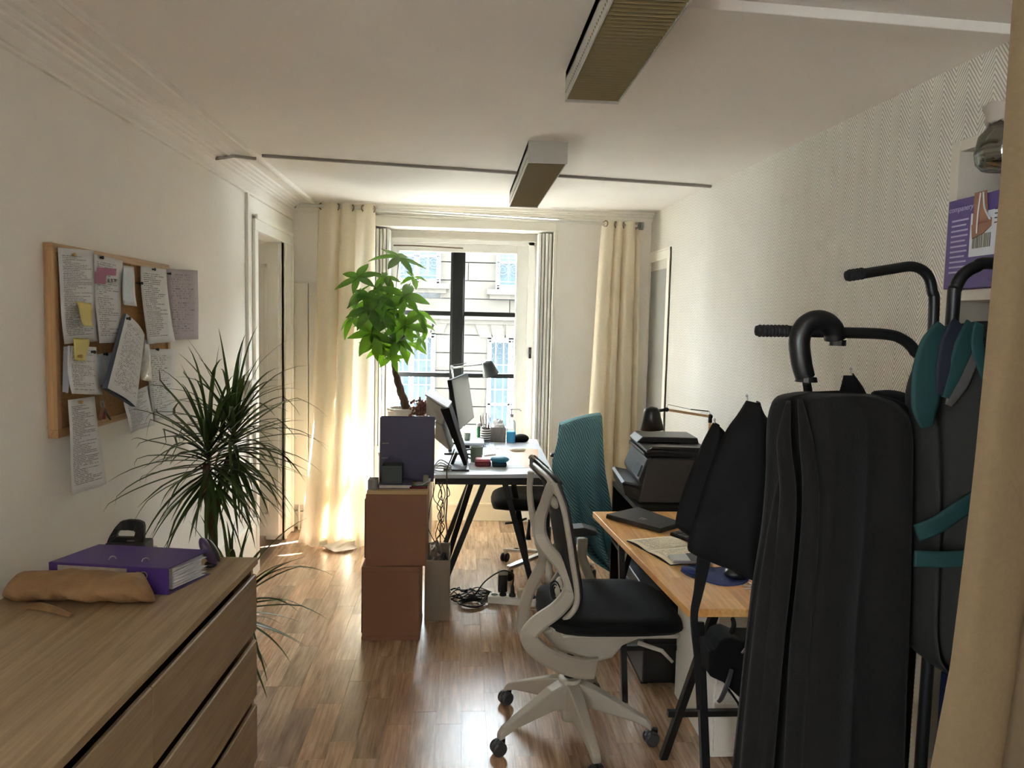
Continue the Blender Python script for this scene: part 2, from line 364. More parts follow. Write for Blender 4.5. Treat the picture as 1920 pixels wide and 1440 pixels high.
    def ball(s, c, r, n=12, m=8, rot=None):
        r = Vector(r) if not isinstance(r, (int, float)) else Vector((r, r, r)); b = len(s.v); c = Vector(c)
        for i in range(m+1):
            a = PI*i/m
            for k in range(n):
                t = 2*PI*k/n; p = Vector((r.x*math.sin(a)*math.cos(t), r.y*math.sin(a)*math.sin(t), -r.z*math.cos(a))); s.v.append(c+(rot @ p if rot else p))
        for i in range(m):
            for k in range(n):
                k2 = (k+1) % n; s.f.append([b+i*n+k, b+i*n+k2, b+(i+1)*n+k2, b+(i+1)*n+k])
        return s
    def torus(s, c, R_, r, rot=None, n=20, m=8):
        pts = []
        b = len(s.v); c = Vector(c)
        for i in range(n):
            a = 2*PI*i/n
            for k in range(m):
                t = 2*PI*k/m; p = Vector(((R_+r*math.cos(t))*math.cos(a), (R_+r*math.cos(t))*math.sin(a), r*math.sin(t))); s.v.append(c+(rot @ p if rot else p))
        for i in range(n):
            for k in range(m): s.f.append([b+i*m+k, b+((i+1) % n)*m+k, b+((i+1) % n)*m+(k+1) % m, b+i*m+(k+1) % m])
        return s
    def grid(s, fn, nu, nv, closed=False):
        b = len(s.v)
        for j in range(nv+1):
            for i in range(nu+(0 if closed else 1)):
                s.uv[len(s.v)] = (i/nu, 1-j/nv); s.v.append(Vector(fn(i/nu, j/nv)))
        w = nu if closed else nu+1
        for j in range(nv):
            for i in range(nu):
                i2 = (i+1) % w if closed else i+1; s.f.append([b+j*w+i, b+(j+1)*w+i, b+(j+1)*w+i2, b+j*w+i2])
        return s
    def sheet(s, tl, tr, br, bl, nu=4, nv=6, bulge=None, nrm=(1, 0, 0)):
        tl, tr, br, bl = map(Vector, (tl, tr, br, bl)); nrm = Vector(nrm)
        def fn(u, v):
            p = (tl*(1-u)+tr*u)*(1-v)+(bl*(1-u)+br*u)*v
            return p+nrm*bulge(u, v) if bulge else p
        return s.grid(fn, nu, nv)
    def build(s, name, m, parent=None, smooth=False, bevel=0.0, solid=0.0, sub=0, seg=2):
        me = bpy.data.meshes.new(name); o0 = ORG.get(parent.name, Vector((0, 0, 0))) if parent else Vector((0, 0, 0))
        me.from_pydata([tuple(Vector(v)-o0) for v in s.v], [], s.f); me.validate()
        bm = bmesh.new(); bm.from_mesh(me); bmesh.ops.recalc_face_normals(bm, faces=bm.faces); bm.to_mesh(me); bm.free()
        if s.uv:
            ul = me.uv_layers.new(name='UV')
            for l in me.loops: ul.data[l.index].uv = s.uv.get(l.vertex_index, (0, 0))
        me.materials.append(M[m] if isinstance(m, str) else m)
        if smooth: me.polygons.foreach_set('use_smooth', [True]*len(me.polygons))
        o = bpy.data.objects.new(name, me); C.objects.link(o)
        if parent: o.parent = parent
        ORG[o.name] = o0
        if solid: md = o.modifiers.new('thickness', 'SOLIDIFY'); md.thickness = solid; md.offset = 0
        if bevel: md = o.modifiers.new('bevel', 'BEVEL'); md.width = bevel; md.segments = seg; md.limit_method = 'ANGLE'; md.angle_limit = R(40)
        if sub: md = o.modifiers.new('subdivision', 'SUBSURF'); md.levels = sub; md.render_levels = sub
        return o
def tag(o, label=None, cat=None, group=None, kind=None):
    if label: o['label'] = label
    if cat: o['category'] = cat
    if group: o['group'] = group
    if kind: o['kind'] = kind
    return o
def thing(name, label, cat, loc=(0, 0, 0), group=None, rotz=0.0, local=False):
    o = bpy.data.objects.new(name, None); C.objects.link(o); o.location = loc; o.rotation_euler = (0, 0, rotz); o.empty_display_size = 0.1
    ORG[o.name] = Vector((0, 0, 0)) if local else Vector(loc)
    return tag(o, label, cat, group)
def struct(o, label=None): o['kind'] = 'structure'; return tag(o, label)
def text_mesh(name, body, size, m, parent, mtx, ext=0.0004, italic=0.0):
    cv = bpy.data.curves.new(name, 'FONT'); cv.body = body; cv.size = size; cv.extrude = ext; cv.shear = italic; cv.align_x = 'LEFT'
    o = bpy.data.objects.new(name, cv); C.objects.link(o); dg = bpy.context.evaluated_depsgraph_get()
    me = bpy.data.meshes.new_from_object(o.evaluated_get(dg)); bpy.data.objects.remove(o)
    o0 = ORG.get(parent.name, Vector((0, 0, 0))); me.transform(Matrix.Translation(-o0) @ mtx); me.materials.clear(); me.materials.append(M[m])
    t = bpy.data.objects.new(name, me); C.objects.link(t); t.parent = parent; ORG[t.name] = o0; return t
def rotX(a): return Matrix.Rotation(R(a), 3, 'X')
def rotY(a): return Matrix.Rotation(R(a), 3, 'Y')
def rotZ(a): return Matrix.Rotation(R(a), 3, 'Z')
SY0, SY1, SZ0, SZ1 = -1.9, -1.0, 1.0, 2.2  # unseen wall opening behind the camera, added to let in fill light
# ================================================================ THE ROOM
XL, YB, CEIL, YR = -1.325, 5.97, 2.56, -2.6
def xr(y): return 1.64-0.0403*(y-2.5)

fl = MB(); fl.box(-1.5, 2.0, YR-0.2, 1.95, -0.10, 0.0); fl.box(-2.6, 2.0, 1.95, 6.32, -0.10, -0.004)
floor = struct(fl.build('floor', 'floorbase'))
# laminate strips, each its own piece, running away from the camera
strip = 0.1035; lens = [0.42, 0.5, 0.58, 0.46]
pl_mesh = {}
def plank(x, y0, y1):
    L = round(y1-y0, 2)
    if L not in pl_mesh:
        m = MB(); m.box(-strip/2+0.0004, strip/2-0.0004, 0.0005, L-0.0005, -0.004, 0.0); o = m.build('plank', 'plank', floor); pl_mesh[L] = o.data
    else:
        o = bpy.data.objects.new('plank', pl_mesh[L]); C.objects.link(o); o.parent = floor
    o.location = (x, y0, 0)
n_col = 30
for c in range(n_col):
    x = XL+0.005+strip*(c+0.5); y = 1.95; first = True
    while y < 6.18:
        L = random.choice(lens)
        if first: L = random.choice((0.22, 0.34, 0.46)); first = False
        e = min(y+L, 6.2)
        if 6.2-e < 0.12: e = 6.2
        plank(x, round(y, 2), round(e, 2)); y = round(e, 2)

ce = MB(); ce.box(-1.5, 2.0, YR-0.2, 6.3, CEIL, CEIL+0.1); struct(ce.build('ceiling', 'ceil'))

# left wall with the doorway and the added fill-light opening
DY0, DY1, DZ = 4.925, 5.62, 2.215
wl = MB(); wl.box(XL-0.12, XL, YR, SY0, 0, CEIL); wl.box(XL-0.12, XL, SY1, DY0, 0, CEIL); wl.box(XL-0.12, XL, SY0, SY1, 0, SZ0); wl.box(XL-0.12, XL, SY0, SY1, SZ1, CEIL); wl.box(XL-0.12, XL, DY1, 6.25, 0, CEIL); wl.box(XL-0.12, XL, DY0, DY1, DZ, CEIL)
struct(wl.build('wall_left', 'wall'))
hw = MB(); hw.box(-2.55, -2.5, 4.0, 6.4, 0, CEIL); hw.box(-2.5, XL-0.12, 6.3, 6.35, 0, CEIL); hw.box(-2.5, XL-0.12, 4.0, 4.05, 0, CEIL); hw.box(-2.5, XL-0.12, 4.05, 6.3, 2.5, 2.56)
struct(hw.build('wall_hallway', 'wall'))
d1 = MB()
for y0, y1 in ((DY0-0.07, DY0), (DY1, DY1+0.255)): d1.box(XL, XL+0.02, y0, y1, 0, DZ)
d1.box(XL, XL+0.022, DY0-0.07, DY1+0.255, DZ, DZ+0.09)
d1.box(XL, XL+0.034, DY1+0.215, DY1+0.255, 0, DZ+0.09); d1.box(XL, XL+0.03, DY1, DY1+0.03, 0, DZ)
d1.box(XL, XL+0.034, DY0-0.07, DY1+0.255, DZ+0.07, DZ+0.10)
door1 = struct(d1.build('door_1', 'white', bevel=0.003), 'open white panelled door in a moulded frame on the left wall')
lf = MB(); lf.box(-2.05, XL-0.02, 5.60, 5.64, 0.035, DZ-0.01)
leafo = lf.build('door_leaf', 'white', door1)
for z0, z1 in ((0.2, 0.85), (0.98, 2.06)):
    p = MB()
    xa, xb = -1.96, -1.42
    for b in ((xa, xa+0.025, z0, z1), (xb-0.025, xb, z0, z1), (xa, xb, z0, z0+0.025), (xa, xb, z1-0.025, z1)): p.box(b[0], b[1], 5.588, 5.60, b[2], b[3])
    p.build('panel_moulding', 'white', leafo, bevel=0.003)

# right wall, slightly out of square, herringbone wallpaper
wr = MB()
def wall_slab(mb, y0, y1, z0, z1): mb.quadbox([(xr(y0), y0, z0), (xr(y0)+0.12, y0, z0), (xr(y1)+0.12, y1, z0), (xr(y1), y1, z0), (xr(y0), y0, z1), (xr(y0)+0.12, y0, z1), (xr(y1)+0.12, y1, z1), (xr(y1), y1, z1)])
wall_slab(wr, YR, 6.25, 0, CEIL); struct(wr.build('wall_right', 'herring'))
# framed glazed door on the right wall by the window
def on_right(y, z, off=0.0): return (xr(y)-off, y, z)
def rbox(mb, y0, y1, z0, z1, off, back=0.0):
    mb.quadbox([(xr(y0)-off, y0, z0), (xr(y0)-back, y0, z0), (xr(y1)-back, y1, z0), (xr(y1)-off, y1, z0), (xr(y0)-off, y0, z1), (xr(y0)-back, y0, z1), (xr(y1)-back, y1, z1), (xr(y1)-off, y1, z1)])
d2 = MB(); rbox(d2, 5.43, 5.50, 0, 2.235, 0.012); rbox(d2, 5.43, 5.965, 2.17, 2.245, 0.012); rbox(d2, 5.915, 5.965, 0, 2.17, 0.012)
rbox(d2, 5.43, 5.445, 0, 2.25, 0.016); rbox(d2, 5.43, 5.965, 2.235, 2.25, 0.016)
door2 = struct(d2.build('door_2', 'white', bevel=0.002), 'narrow cupboard door with white frame on the right wall')
lf2 = MB(); rbox(lf2, 5.50, 5.915, 0.02, 2.10, 0.006, -0.03); lf2.build('door_leaf', mat('door_glass_reflection', (150, 150, 144), 0.5), door2)  # flat grey stands in for the reflection in the glazed panel
hd = MB(); hd.tube([on_right(5.56, 1.02, 0.01), on_right(5.56, 1.02, 0.05), on_right(5.66, 1.02, 0.05)], 0.008, 8); hd.build('door_handle', 'alu', door2, smooth=True)

# back wall with the deep window embrasure
WX0, WX1, WZ = -0.69, 0.72, 2.40
wb = MB(); wb.box(XL-0.1, WX0, YB, 6.25, 0, CEIL); wb.box(WX1, 1.62, YB, 6.25, 0, CEIL); wb.box(WX0, WX1, YB, 6.25, WZ, CEIL)
wb.box(XL-0.1, -0.58, 6.25, 6.30, -0.1, 2.7); wb.box(0.585, 1.75, 6.25, 6.30, -0.1, 2.7); wb.box(-0.58, 0.585, 6.25, 6.30, 2.30, 2.7); wb.box(-0.58, 0.585, 6.25, 6.3, -0.1, 0.02)
struct(wb.build('wall_back', 'wall'))
# wall behind the camera
wq = MB(); wq.box(-1.45, 2.0, YR-0.1, YR, 0, CEIL); struct(wq.build('wall_rear', 'wall'))
# baseboards and cornices
b = MB(); b.box(XL, XL+0.018, YR, DY0-0.07, 0, 0.34); b.box(XL, XL+0.03, YR, DY0-0.07, 0.34, 0.375); b.box(XL, XL+0.024, YR, DY0-0.07, 0, 0.14); struct(b.build('baseboard_left', 'white', bevel=0.003))
b = MB(); b.box(XL, WX0, YB-0.02, YB, 0.012, 0.11); b.box(XL, WX0, YB-0.03, YB, 0.11, 0.135); b.box(WX1+0.03, 1.5, YB-0.02, YB, 0.0, 0.12); struct(b.build('baseboard_back', 'white', bevel=0.003))
b = MB(); rbox(b, YR, 5.42, 0, 0.1, 0.016); struct(b.build('baseboard_right', 'white', bevel=0.003))
prof = [(-1.325, 2.42), (-1.309, 2.42), (-1.307, 2.43), (-1.309, 2.438), (-1.319, 2.441), (-1.316, 2.462), (-1.304, 2.484), (-1.288, 2.492), (-1.286, 2.503), (-1.272, 2.506), (-1.268, 2.516), (-1.25, 2.52), (-1.246, 2.532), (-1.228, 2.536), (-1.224, 2.549), (-1.165, 2.551), (-1.160, 2.541), (-1.148, 2.537), (-1.136, 2.541), (-1.131, 2.56), (-1.325, 2.56)]
c = MB(); c.prism([(x, YR, z) for x, z in prof], (0, YB-YR, 0)); struct(c.build('trim_1', 'ceil'), 'moulded plaster cornice along the left wall')
prof = [(0, 2.49), (0.012, 2.49), (0.014, 2.50), (0.03, 2.504), (0.032, 2.514), (0.03, 2.524), (0.05, 2.528), (0.052, 2.540), (0.075, 2.543), (0.078, 2.56), (0, 2.56)]
c = MB(); c.prism([(XL, YB-d, z) for d, z in prof], (2.83, 0, 0)); struct(c.build('trim_2', 'white'), 'moulded plaster cornice above the window')
c = MB(); c.box(WX0-0.01, WX1+0.01, YB-0.012, YB, WZ, WZ+0.075); c.box(WX0-0.02, WX1+0.02, YB-0.022, YB, WZ+0.068, WZ+0.085); c.box(WX1-0.004, WX1+0.022, YB-0.016, YB+0.02, 0, WZ); c.box(WX0-0.022, WX0+0.004, YB-0.016, YB+0.02, 0, WZ)
struct(c.build('trim_3', 'white', bevel=0.003), 'white casing around the window recess')

# window
w = MB(); YW0, YW1 = 6.175, 6.245
w.box(-0.58, -0.514, YW0, YW1, 0.70, 2.30); w.box(0.439, 0.535, YW0, YW1, 0.70, 2.30); w.box(0.535, 0.585, YW0-0.02, YW1, 0.0, 2.33); w.box(-0.60, -0.572, YW0-0.02, YW1, 0.0, 2.33)
w.box(-0.514, 0.439, YW0, YW1, 2.232, 2.30); w.box(-0.6, 0.585, YW0-0.02, YW1, 2.30, 2.335); w.box(-0.514, 0.439, YW0, YW1, 0.70, 0.79)
w.box(-0.535, -0.514, YW0-0.008, YW0, 0.72, 2.25); w.box(0.439, 0.455, YW0-0.008, YW0, 0.72, 2.25); w.box(-0.53, 0.45, YW0-0.008, YW0, 2.232, 2.246)
win = struct(w.build('window_1', 'whitewood', bevel=0.003), 'tall white casement window with dark centre stile and glazing bars')
k = MB(); k.box(-0.097, 0.021, YW0+0.01, YW1-0.005, 0.79, 2.232); k.box(-0.085, 0.009, YW0, YW0+0.01, 0.79, 2.225); tag(k.build('centre_stile', 'darkframe', win, bevel=0.003), 'dark grey centre stile')
for zc in (1.734, 1.226):
    for xa, xb in ((-0.514, -0.097), (0.021, 0.439)):
        k = MB(); k.box(xa, xb, YW0+0.015, YW1-0.01, zc-0.018, zc+0.018); k.build('glazing_bar', 'darkframe', win)
for za, zb in ((0.79, 1.208), (1.244, 1.716), (1.752, 2.232)):
    for xa, xb in ((-0.514, -0.097), (0.021, 0.439)):
        k = MB(); k.box(xa, xb, 6.208, 6.212, za, zb); k.build('pane', 'glass', win)
k = MB(); k.box(-0.572, 0.535, 6.19, 6.245, 0.02, 0.70); k.box(-0.572, 0.535, 6.18, 6.19, 0.0, 0.13); k.box(-0.572, 0.535, 6.17, 6.20, 0.13, 0.15); k.box(-0.572, 0.535, 6.12, 6.245, 0.69, 0.72)
k.build('sill_panel', 'sill', win, bevel=0.003)
k = MB(); k.box(0.555, 0.575, 6.13, 6.155, 1.38, 1.47); k.tube([(0.565, 6.14, 1.45), (0.565, 6.11, 1.45), (0.565, 6.10, 1.42)], 0.006, 6); k.build('latch', 'blackp', win, bevel=0.002)
k = MB(); k.tube([(-0.56, 6.14, 2.27), (-0.4, 6.135, 2.272), (0.0, 6.135, 2.262)], 0.006, 6); k.build('curtain_wire', 'trunk', win)
for sx, x0 in ((-1, -0.683), (1, 0.602)):
    sh = thing('interior_shutter', ('stack of folded white shutter leaves on the left side of the window recess' if sx < 0 else 'stack of folded white shutter leaves on the right side of the window recess'), 'shutter', (x0+0.05, 6.08, 0.0), 'folded shutters beside the window')
    for i in range(4):
        s = MB(); x = x0+i*0.0275; s.box(x, x+0.021, 6.0+0.012*(i % 2), 6.16, 0.0 if sx > 0 else 0.66, 2.385); s.build('shutter_leaf', 'whitewood', sh, bevel=0.003)
    if sx < 0:
        s = MB(); s.box(x0-0.004, x0+0.105, 6.02, 6.16, 0.0, 0.655); s.build('lower_panel', 'white', sh, bevel=0.004)

# conduits and switch
t = MB(); t.box(XL, XL+0.018, 4.705, 4.745, 0.375, 2.425); struct(t.build('trim_4', 'white', bevel=0.003), 'white cable trunking running up the left wall')
t = MB(); t.box(-1.10, xr(4.6)-0.005, 4.245, 4.268, CEIL-0.012, CEIL); v = Matrix.Rotation(R(8.4), 3, 'Z')
t = MB(); t.bar((-1.11, 4.27, 2.552), (xr(4.68)-0.004, 4.69, 2.552), 0.022, 0.014); t.bar((-1.14, 4.255, 2.532), (-1.235, 4.19, 2.528), 0.022, 0.014); t.bar((-1.235, 4.19, 2.528), (-1.285, 4.06, 2.485), 0.02, 0.014)
struct(t.build('trim_5', mat('grey_cable_cover', (150, 144, 138), 0.6)), 'thin grey cable cover crossing the ceiling')
t = MB(); t.bar((0.56, 2.085, 2.545), (xr(2.17)-0.002, 2.16, 2.545), 0.06, 0.03); struct(t.build('trim_6', 'ceil', bevel=0.003), 'flat boxed cable cover across the ceiling')
sw = thing('wall_switch', 'grey light switch box on the left wall beside the door frame', 'switch', (XL, 4.70, 1.24))
s = MB(); s.box(XL, XL+0.045, 4.66, 4.79, 1.13, 1.28); s.build('switch_box', mat('grey_switch', (186, 182, 174), 0.5), sw, bevel=0.006)
s = MB(); s.box(XL+0.045, XL+0.052, 4.685, 4.765, 1.17, 1.25); s.build('rocker', 'white_pl', sw, bevel=0.002)

# radiator behind the left curtain
ra = thing('radiator', 'flat white panel radiator on the back wall behind the left curtain', 'radiator', (-1.0, 5.90, 0.0))
for i in range(5):
    s = MB(); x = -1.30+i*0.118; s.box(x, x+0.113, 5.885, 5.915, 0.20, 1.94); s.build('radiator_panel', 'radiator', ra, bevel=0.006)
s = MB(); s.box(-1.28, -0.74, 5.915, 5.968, 0.4, 0.44); s.box(-1.28, -0.74, 5.915, 5.968, 1.7, 1.74); s.build('wall_bracket', 'radiator', ra)
s = MB(); s.tube([(-1.26, 5.90, 0.2), (-1.26, 5.90, 0.0)], 0.009, 8); s.tube([(-1.20, 5.90, 0.2), (-1.20, 5.90, 0.0)], 0.009, 8); s.build('supply_pipe', 'radiator', ra)

# ---------------------------------------------------------------- house across the street
FY = 17.5
def fz(p): return p
hs = thing('house_across_street', 'pale stone house with iron balconies seen through the window', 'building', (0, FY, -4.0))
wins = [(-1.62, -0.52, 2.55, 3.75), (0.78, 1.88, 2.45, 3.65), (-1.72, -0.62, -1.9, 1.38), (0.62, 1.72, -1.9, 1.30)]
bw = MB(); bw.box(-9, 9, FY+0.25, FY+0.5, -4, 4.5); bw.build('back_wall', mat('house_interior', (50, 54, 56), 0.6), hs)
# ashlar blocks around the openings, each course with its own joints
blocks = {}
def block(x0, x1, z0, z1):
    key = (round(x1-x0, 2), round(z1-z0, 2)); 
    if key not in blocks:
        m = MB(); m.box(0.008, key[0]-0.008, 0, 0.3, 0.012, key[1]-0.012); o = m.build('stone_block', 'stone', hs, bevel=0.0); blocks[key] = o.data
    else: o = bpy.data.objects.new('stone_block', blocks[key]); C.objects.link(o); o.parent = hs
    o.location = (x0, -0.0+random.uniform(-0.008, 0.008), z0+4.0)
ORG[hs.name] = Vector((0, 0, 0))
nz = 0; z = -2.0
def inside(x, z0, z1): return None
while z < 4.4:
    h = 0.42; segs = [(-5.0, 5.0)]
    for (a, b_, c_, d_) in wins:
        if z+h > c_+0.02 and z < d_-0.02:
            ns = []
            for (p, q) in segs:
                if b_ <= p or a >= q: ns.append((p, q)); continue
                if a > p: ns.append((p, a))
                if b_ < q: ns.append((b_, q))
            segs = ns
    for (p, q) in segs:
        L = q-p; n = max(1, round(L/1.15)); 
        off = 0.5 if nz % 2 else 0.0
        cuts = [p]+[p+(i+off)*L/n for i in range(1 if off == 0 else 0, n) if 0.2 < (i+off)*L/n < L-0.2]+[q]
        for i in range(len(cuts)-1): block(cuts[i], cuts[i+1], z, z+h)
    z += h; nz += 1
ORG[hs.name] = Vector((0, FY, -4.0))
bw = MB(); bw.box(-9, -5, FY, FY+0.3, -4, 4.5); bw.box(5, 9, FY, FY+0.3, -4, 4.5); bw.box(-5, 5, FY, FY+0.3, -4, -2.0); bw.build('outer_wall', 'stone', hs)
s = MB(); s.box(-9, 9, FY-0.12, FY+0.3, 1.72, 1.80); s.box(-9, 9, FY-0.05, FY+0.3, 1.62, 1.72); s.build('string_course', 'stone', hs)
for i, (a, b_, c_, d_) in enumerate(wins):
    f = MB(); xm = (a+b_)/2
    for q in ((a, a+0.09), (b_-0.09, b_), (xm-0.06, xm+0.06)): f.box(q[0], q[1], FY+0.17, FY+0.24, c_, d_)
    f.box(a, b_, FY+0.17, FY+0.24, c_, c_+0.1); f.box(a, b_, FY+0.17, FY+0.24, d_-0.1, d_); f.box(a, b_, FY+0.17, FY+0.24, (c_+d_)/2, (c_+d_)/2+0.05)
    fo = f.build('window', 'whitewood', hs)
    for xa, xb in ((a+0.09, xm-0.06), (xm+0.06, b_-0.09)):
        p = MB(); p.box(xa, xb, FY+0.20, FY+0.21, c_+0.1, d_-0.1); p.build('pane', 'pane', fo)
    if i < 2:
        l = MB(); l.box(a-0.22, b_+0.22, FY-0.26, FY+0.1, c_-0.14, c_-0.02); l.box(a-0.15, b_+0.15, FY-0.18, FY+0.1, c_-0.24, c_-0.14); l.build('ledge', 'stone', hs)
        r = MB(); y = FY-0.12
        for zz, th in ((c_+0.04, 0.03), (c_+0.16, 0.02), (c_+0.70, 0.022), (c_+0.86, 0.03)): r.bar((a, y, zz), (b_, y, zz), th)
        for xx in (a, b_): r.bar((xx, y, c_-0.02), (xx, y, c_+1.0), 0.035)
        nS = 4; wS = (b_-a)/nS
        for q in range(nS):
            xc = a+wS*(q+0.5); zc = c_+0.43
            r.torus((xc, y, zc), wS*0.42, 0.014, rotX(90), 16, 4); r.torus((xc, y, zc), wS*0.2, 0.012, rotX(90), 12, 4)
            for sx in (-1, 1):
                for sz in (-1, 1): r.tube([(xc+sx*wS*0.18, y, zc+sz*wS*0.1), (xc+sx*wS*0.36, y, zc+sz*wS*0.22), (xc+sx*wS*0.45, y, zc+sz*wS*0.5), (xc+sx*wS*0.25, y, zc+sz*wS*0.75)], 0.013, 4)
            r.bar((xc-wS/2, y, c_+0.16), (xc-wS/2, y, c_+0.86), 0.016); r.bar((xc, y, c_+0.70), (xc, y, c_+0.86), 0.014)
        r.build('balcony_railing', 'iron', hs)
    else:
        r = MB(); y = FY-0.03
        for q in range(7): x = a+(b_-a)*q/6; r.bar((x, y, c_), (x, y, d_-0.02), 0.035)
        for zz in (d_-0.04, d_-0.62, d_-1.2): r.bar((a, y, zz), (b_, y, zz), 0.03)
        for q in range(6):
            xc = a+(b_-a)*(q+0.5)/6
            for zc in (d_-0.18, d_-0.42): r.torus((xc, y, zc), 0.065, 0.012, rotX(90), 10, 4)
        r.build('window_grille', 'iron', hs)
        # flat arch stones
        for q in range(-2, 3):
            k0, k1 = xm+q*0.3-0.14, xm+q*0.3+0.14; dx = q*0.07
            v = MB(); v.quadbox([(k0, FY-0.03, d_+0.01), (k1, FY-0.03, d_+0.01), (k1, FY+0.1, d_+0.01), (k0, FY+0.1, d_+0.01), (k0+dx, FY-0.03, d_+0.36), (k1+dx, FY-0.03, d_+0.36), (k1+dx, FY+0.1, d_+0.36), (k0+dx, FY+0.1, d_+0.36)]); v.build('arch_stone', 'stone', hs)
g = MB(); g.box(-25, 25, 6.32, 17.6, -4.1, -4.0); struct(g.build('ground_street', 'asphalt'))
# ================================================================ LARGE FURNITURE
# chest of drawers, turned two degrees
dr = thing('chest_of_drawers', 'long oak veneer chest of drawers with slotted fronts along the left wall', 'chest of drawers', (-0.67, 2.49, 0.0), rotz=R(-2.0), local=True)
DT = 0.87; DD = 0.585; DL = 1.60
m = MB(); m.box(-DD, 0.004, -DL, 0.0, DT-0.022, DT); m.build('top', 'oak', dr, bevel=0.0015)
m = MB(); m.box(-DD+0.01, -0.07, -DL+0.02, -0.024, 0.05, DT-0.03); m.build('slot_shade_block', 'recess', dr)  # block behind the fronts, slot shade painted into its dark colour
m = MB(); m.box(-DD+0.005, -DD+0.02, -DL+0.02, -0.02, 0.0, DT-0.022); m.box(-0.05, -0.03, -DL+0.02, -0.02, 0.0, 0.10); m.box(-DD+0.01, -0.012, -0.024, -0.004, 0.0, DT-0.022); m.box(-DD+0.01, -0.012, -DL+0.004, -DL+0.024, 0.0, DT-0.022); m.build('carcass', 'oakfront', dr)
for col, (ya, yb) in enumerate(((-0.779, -0.006), (-DL+0.006, -0.783))):
    for row in range(3):
        z1 = DT-0.055-row*0.226; m = MB(); zb_ = 0.192
        m.prism([(-0.012, ya, z1-zb_), (0.0, ya, z1-zb_), (0.0, ya, z1-0.003), (-0.004, ya, z1), (-0.012, ya, z1)], (0, yb-ya, 0)); m.build('drawer', 'oakfront', dr, bevel=0.001)

# wooden work table
tb = thing('work_table', 'butcher block work table on black trestles below the herringbone wall', 'table', (1.0, 3.0, 0.0))
TN, TF = (0.762, 2.354), (0.668, 3.628)
def tcorner(w, end): return (TN[0]+w*0.998, TN[1]-0.03*w*2) if end == 0 else (TF[0]+w*0.998, TF[1]+0.02*w)
NRc, FRc = (1.52, 2.34), (1.43, 3.645)
m = MB(); m.quadbox([(TN[0], TN[1], 0.712), (NRc[0], NRc[1], 0.712), (FRc[0], FRc[1], 0.712), (TF[0], TF[1], 0.712), (TN[0], TN[1], 0.74), (NRc[0], NRc[1], 0.74), (FRc[0], FRc[1], 0.74), (TF[0], TF[1], 0.74)]); m.build('tabletop', 'butcher', tb, bevel=0.002)
for Yt, s in ((2.45, 1), (3.42, -1)):
    dx = -0.07*(Yt-2.4)/1.2
    for q in ((0.0, 0.698, 0.05, 0.028), (-0.2, 0.22, 0.022, 0.022), (0.2, 0.22, 0.022, 0.022)):
        tr = MB(); tr.bar((0.80+dx, Yt+q[0], q[1]), (1.46+dx, Yt+q[0], q[1]), q[2], q[3]); tr.build('trestle_rail', 'black', tb)
    for xx in (0.81+dx, 1.44+dx):
        for sg in (-1, 1):
            l = MB(); top = (xx+(0.0 if sg < 0 else 0.09 if xx < 1.2 else -0.09), Yt-0.08*1 if sg < 0 else Yt+0.02, 0.69); l.bar(top, (xx, Yt+sg*0.27, 0.0), 0.026); l.build('leg', 'black', tb)

# white desk on trestles
dk = thing('white_desk', 'white desk on black trestle legs in front of the window', 'desk', (0.2, 5.2, 0.0))
DN = [(-0.175, 4.49), (0.588, 4.545), (0.618, 5.92), (-0.14, 5.90)]
m = MB(); m.quadbox([(x, y, 0.716) for x, y in DN]+[(x, y, 0.74) for x, y in DN]); m.build('desktop', 'desktop', dk, bevel=0.002)
for Yt in (4.60, 5.58):
    r = MB(); r.bar((-0.15, Yt, 0.688), (0.56, Yt, 0.688), 0.055, 0.05); r.build('trestle_rail', 'black', dk)
    for top, foot in (((0.155, Yt, 0.67), (-0.095, Yt-0.01, 0.0)), ((0.285, Yt, 0.67), (0.478, Yt-0.01, 0.0))):
        l = MB(); l.bar(top, foot, 0.036); l.build('leg', 'black', dk)
        if Yt < 5: 
            l = MB(); l.bar((top[0]+0.06 if foot[0] > 0.2 else top[0]-0.07, Yt+0.14, 0.67), (foot[0]+(0.0 if foot[0] > 0.2 else -0.0), Yt+0.3, 0.0), 0.034); l.build('leg', 'black', dk)

# stacked cardboard boxes, taupe bin
bx = thing('cardboard_box', 'lower brown cardboard box standing on the floor under another box', 'box', (-0.345, 3.97, 0.0))
def carton(root, x0, x1, y0, y1, z0, z1, lid):
    m = MB(); m.box(x0, x1, y0, y1, z0, z1-lid); m.build('box_body', 'card', root, bevel=0.004)
    m = MB(); m.box(x0-0.004, x1+0.004, y0-0.004, y1+0.004, z1-lid, z1); m.build('lid', 'card', root, bevel=0.004)
    m = MB(); m.box(x0-0.007, x0-0.0015, y0+0.03, y1-0.01, z0+0.03, z1-0.035); m.build('end_flap', 'printerside', root)
carton(bx, -0.493, -0.196, 3.815, 4.13, 0.0, 0.395, 0.026)
m = MB(); m.box(-0.496, -0.193, 3.812, 4.133, 0.0, 0.022); m.build('base_tape', 'card', bx, bevel=0.003)
bx2 = thing('cardboard_box', 'upper brown cardboard box with a paler lid carrying a purple binder', 'box', (-0.32, 3.98, 0.395))
m = MB(); m.box(-0.478, -0.166, 3.82, 4.13, 0.395, 0.775); m.build('box_body', 'card', bx2, bevel=0.004)
m = MB(); m.box(-0.472, -0.160, 3.812, 4.136, 0.775, 0.797); tag(m.build('lid', 'cardlight', bx2, bevel=0.003), 'paler lid')
m = MB(); m.box(-0.487, -0.4785, 3.85, 4.12, 0.43, 0.74); m.build('end_flap', 'printerside', bx2)
bn = thing('storage_bin', 'narrow taupe open bin with crumpled bags beside the boxes', 'bin', (-0.11, 4.2, 0.0))
m = MB()
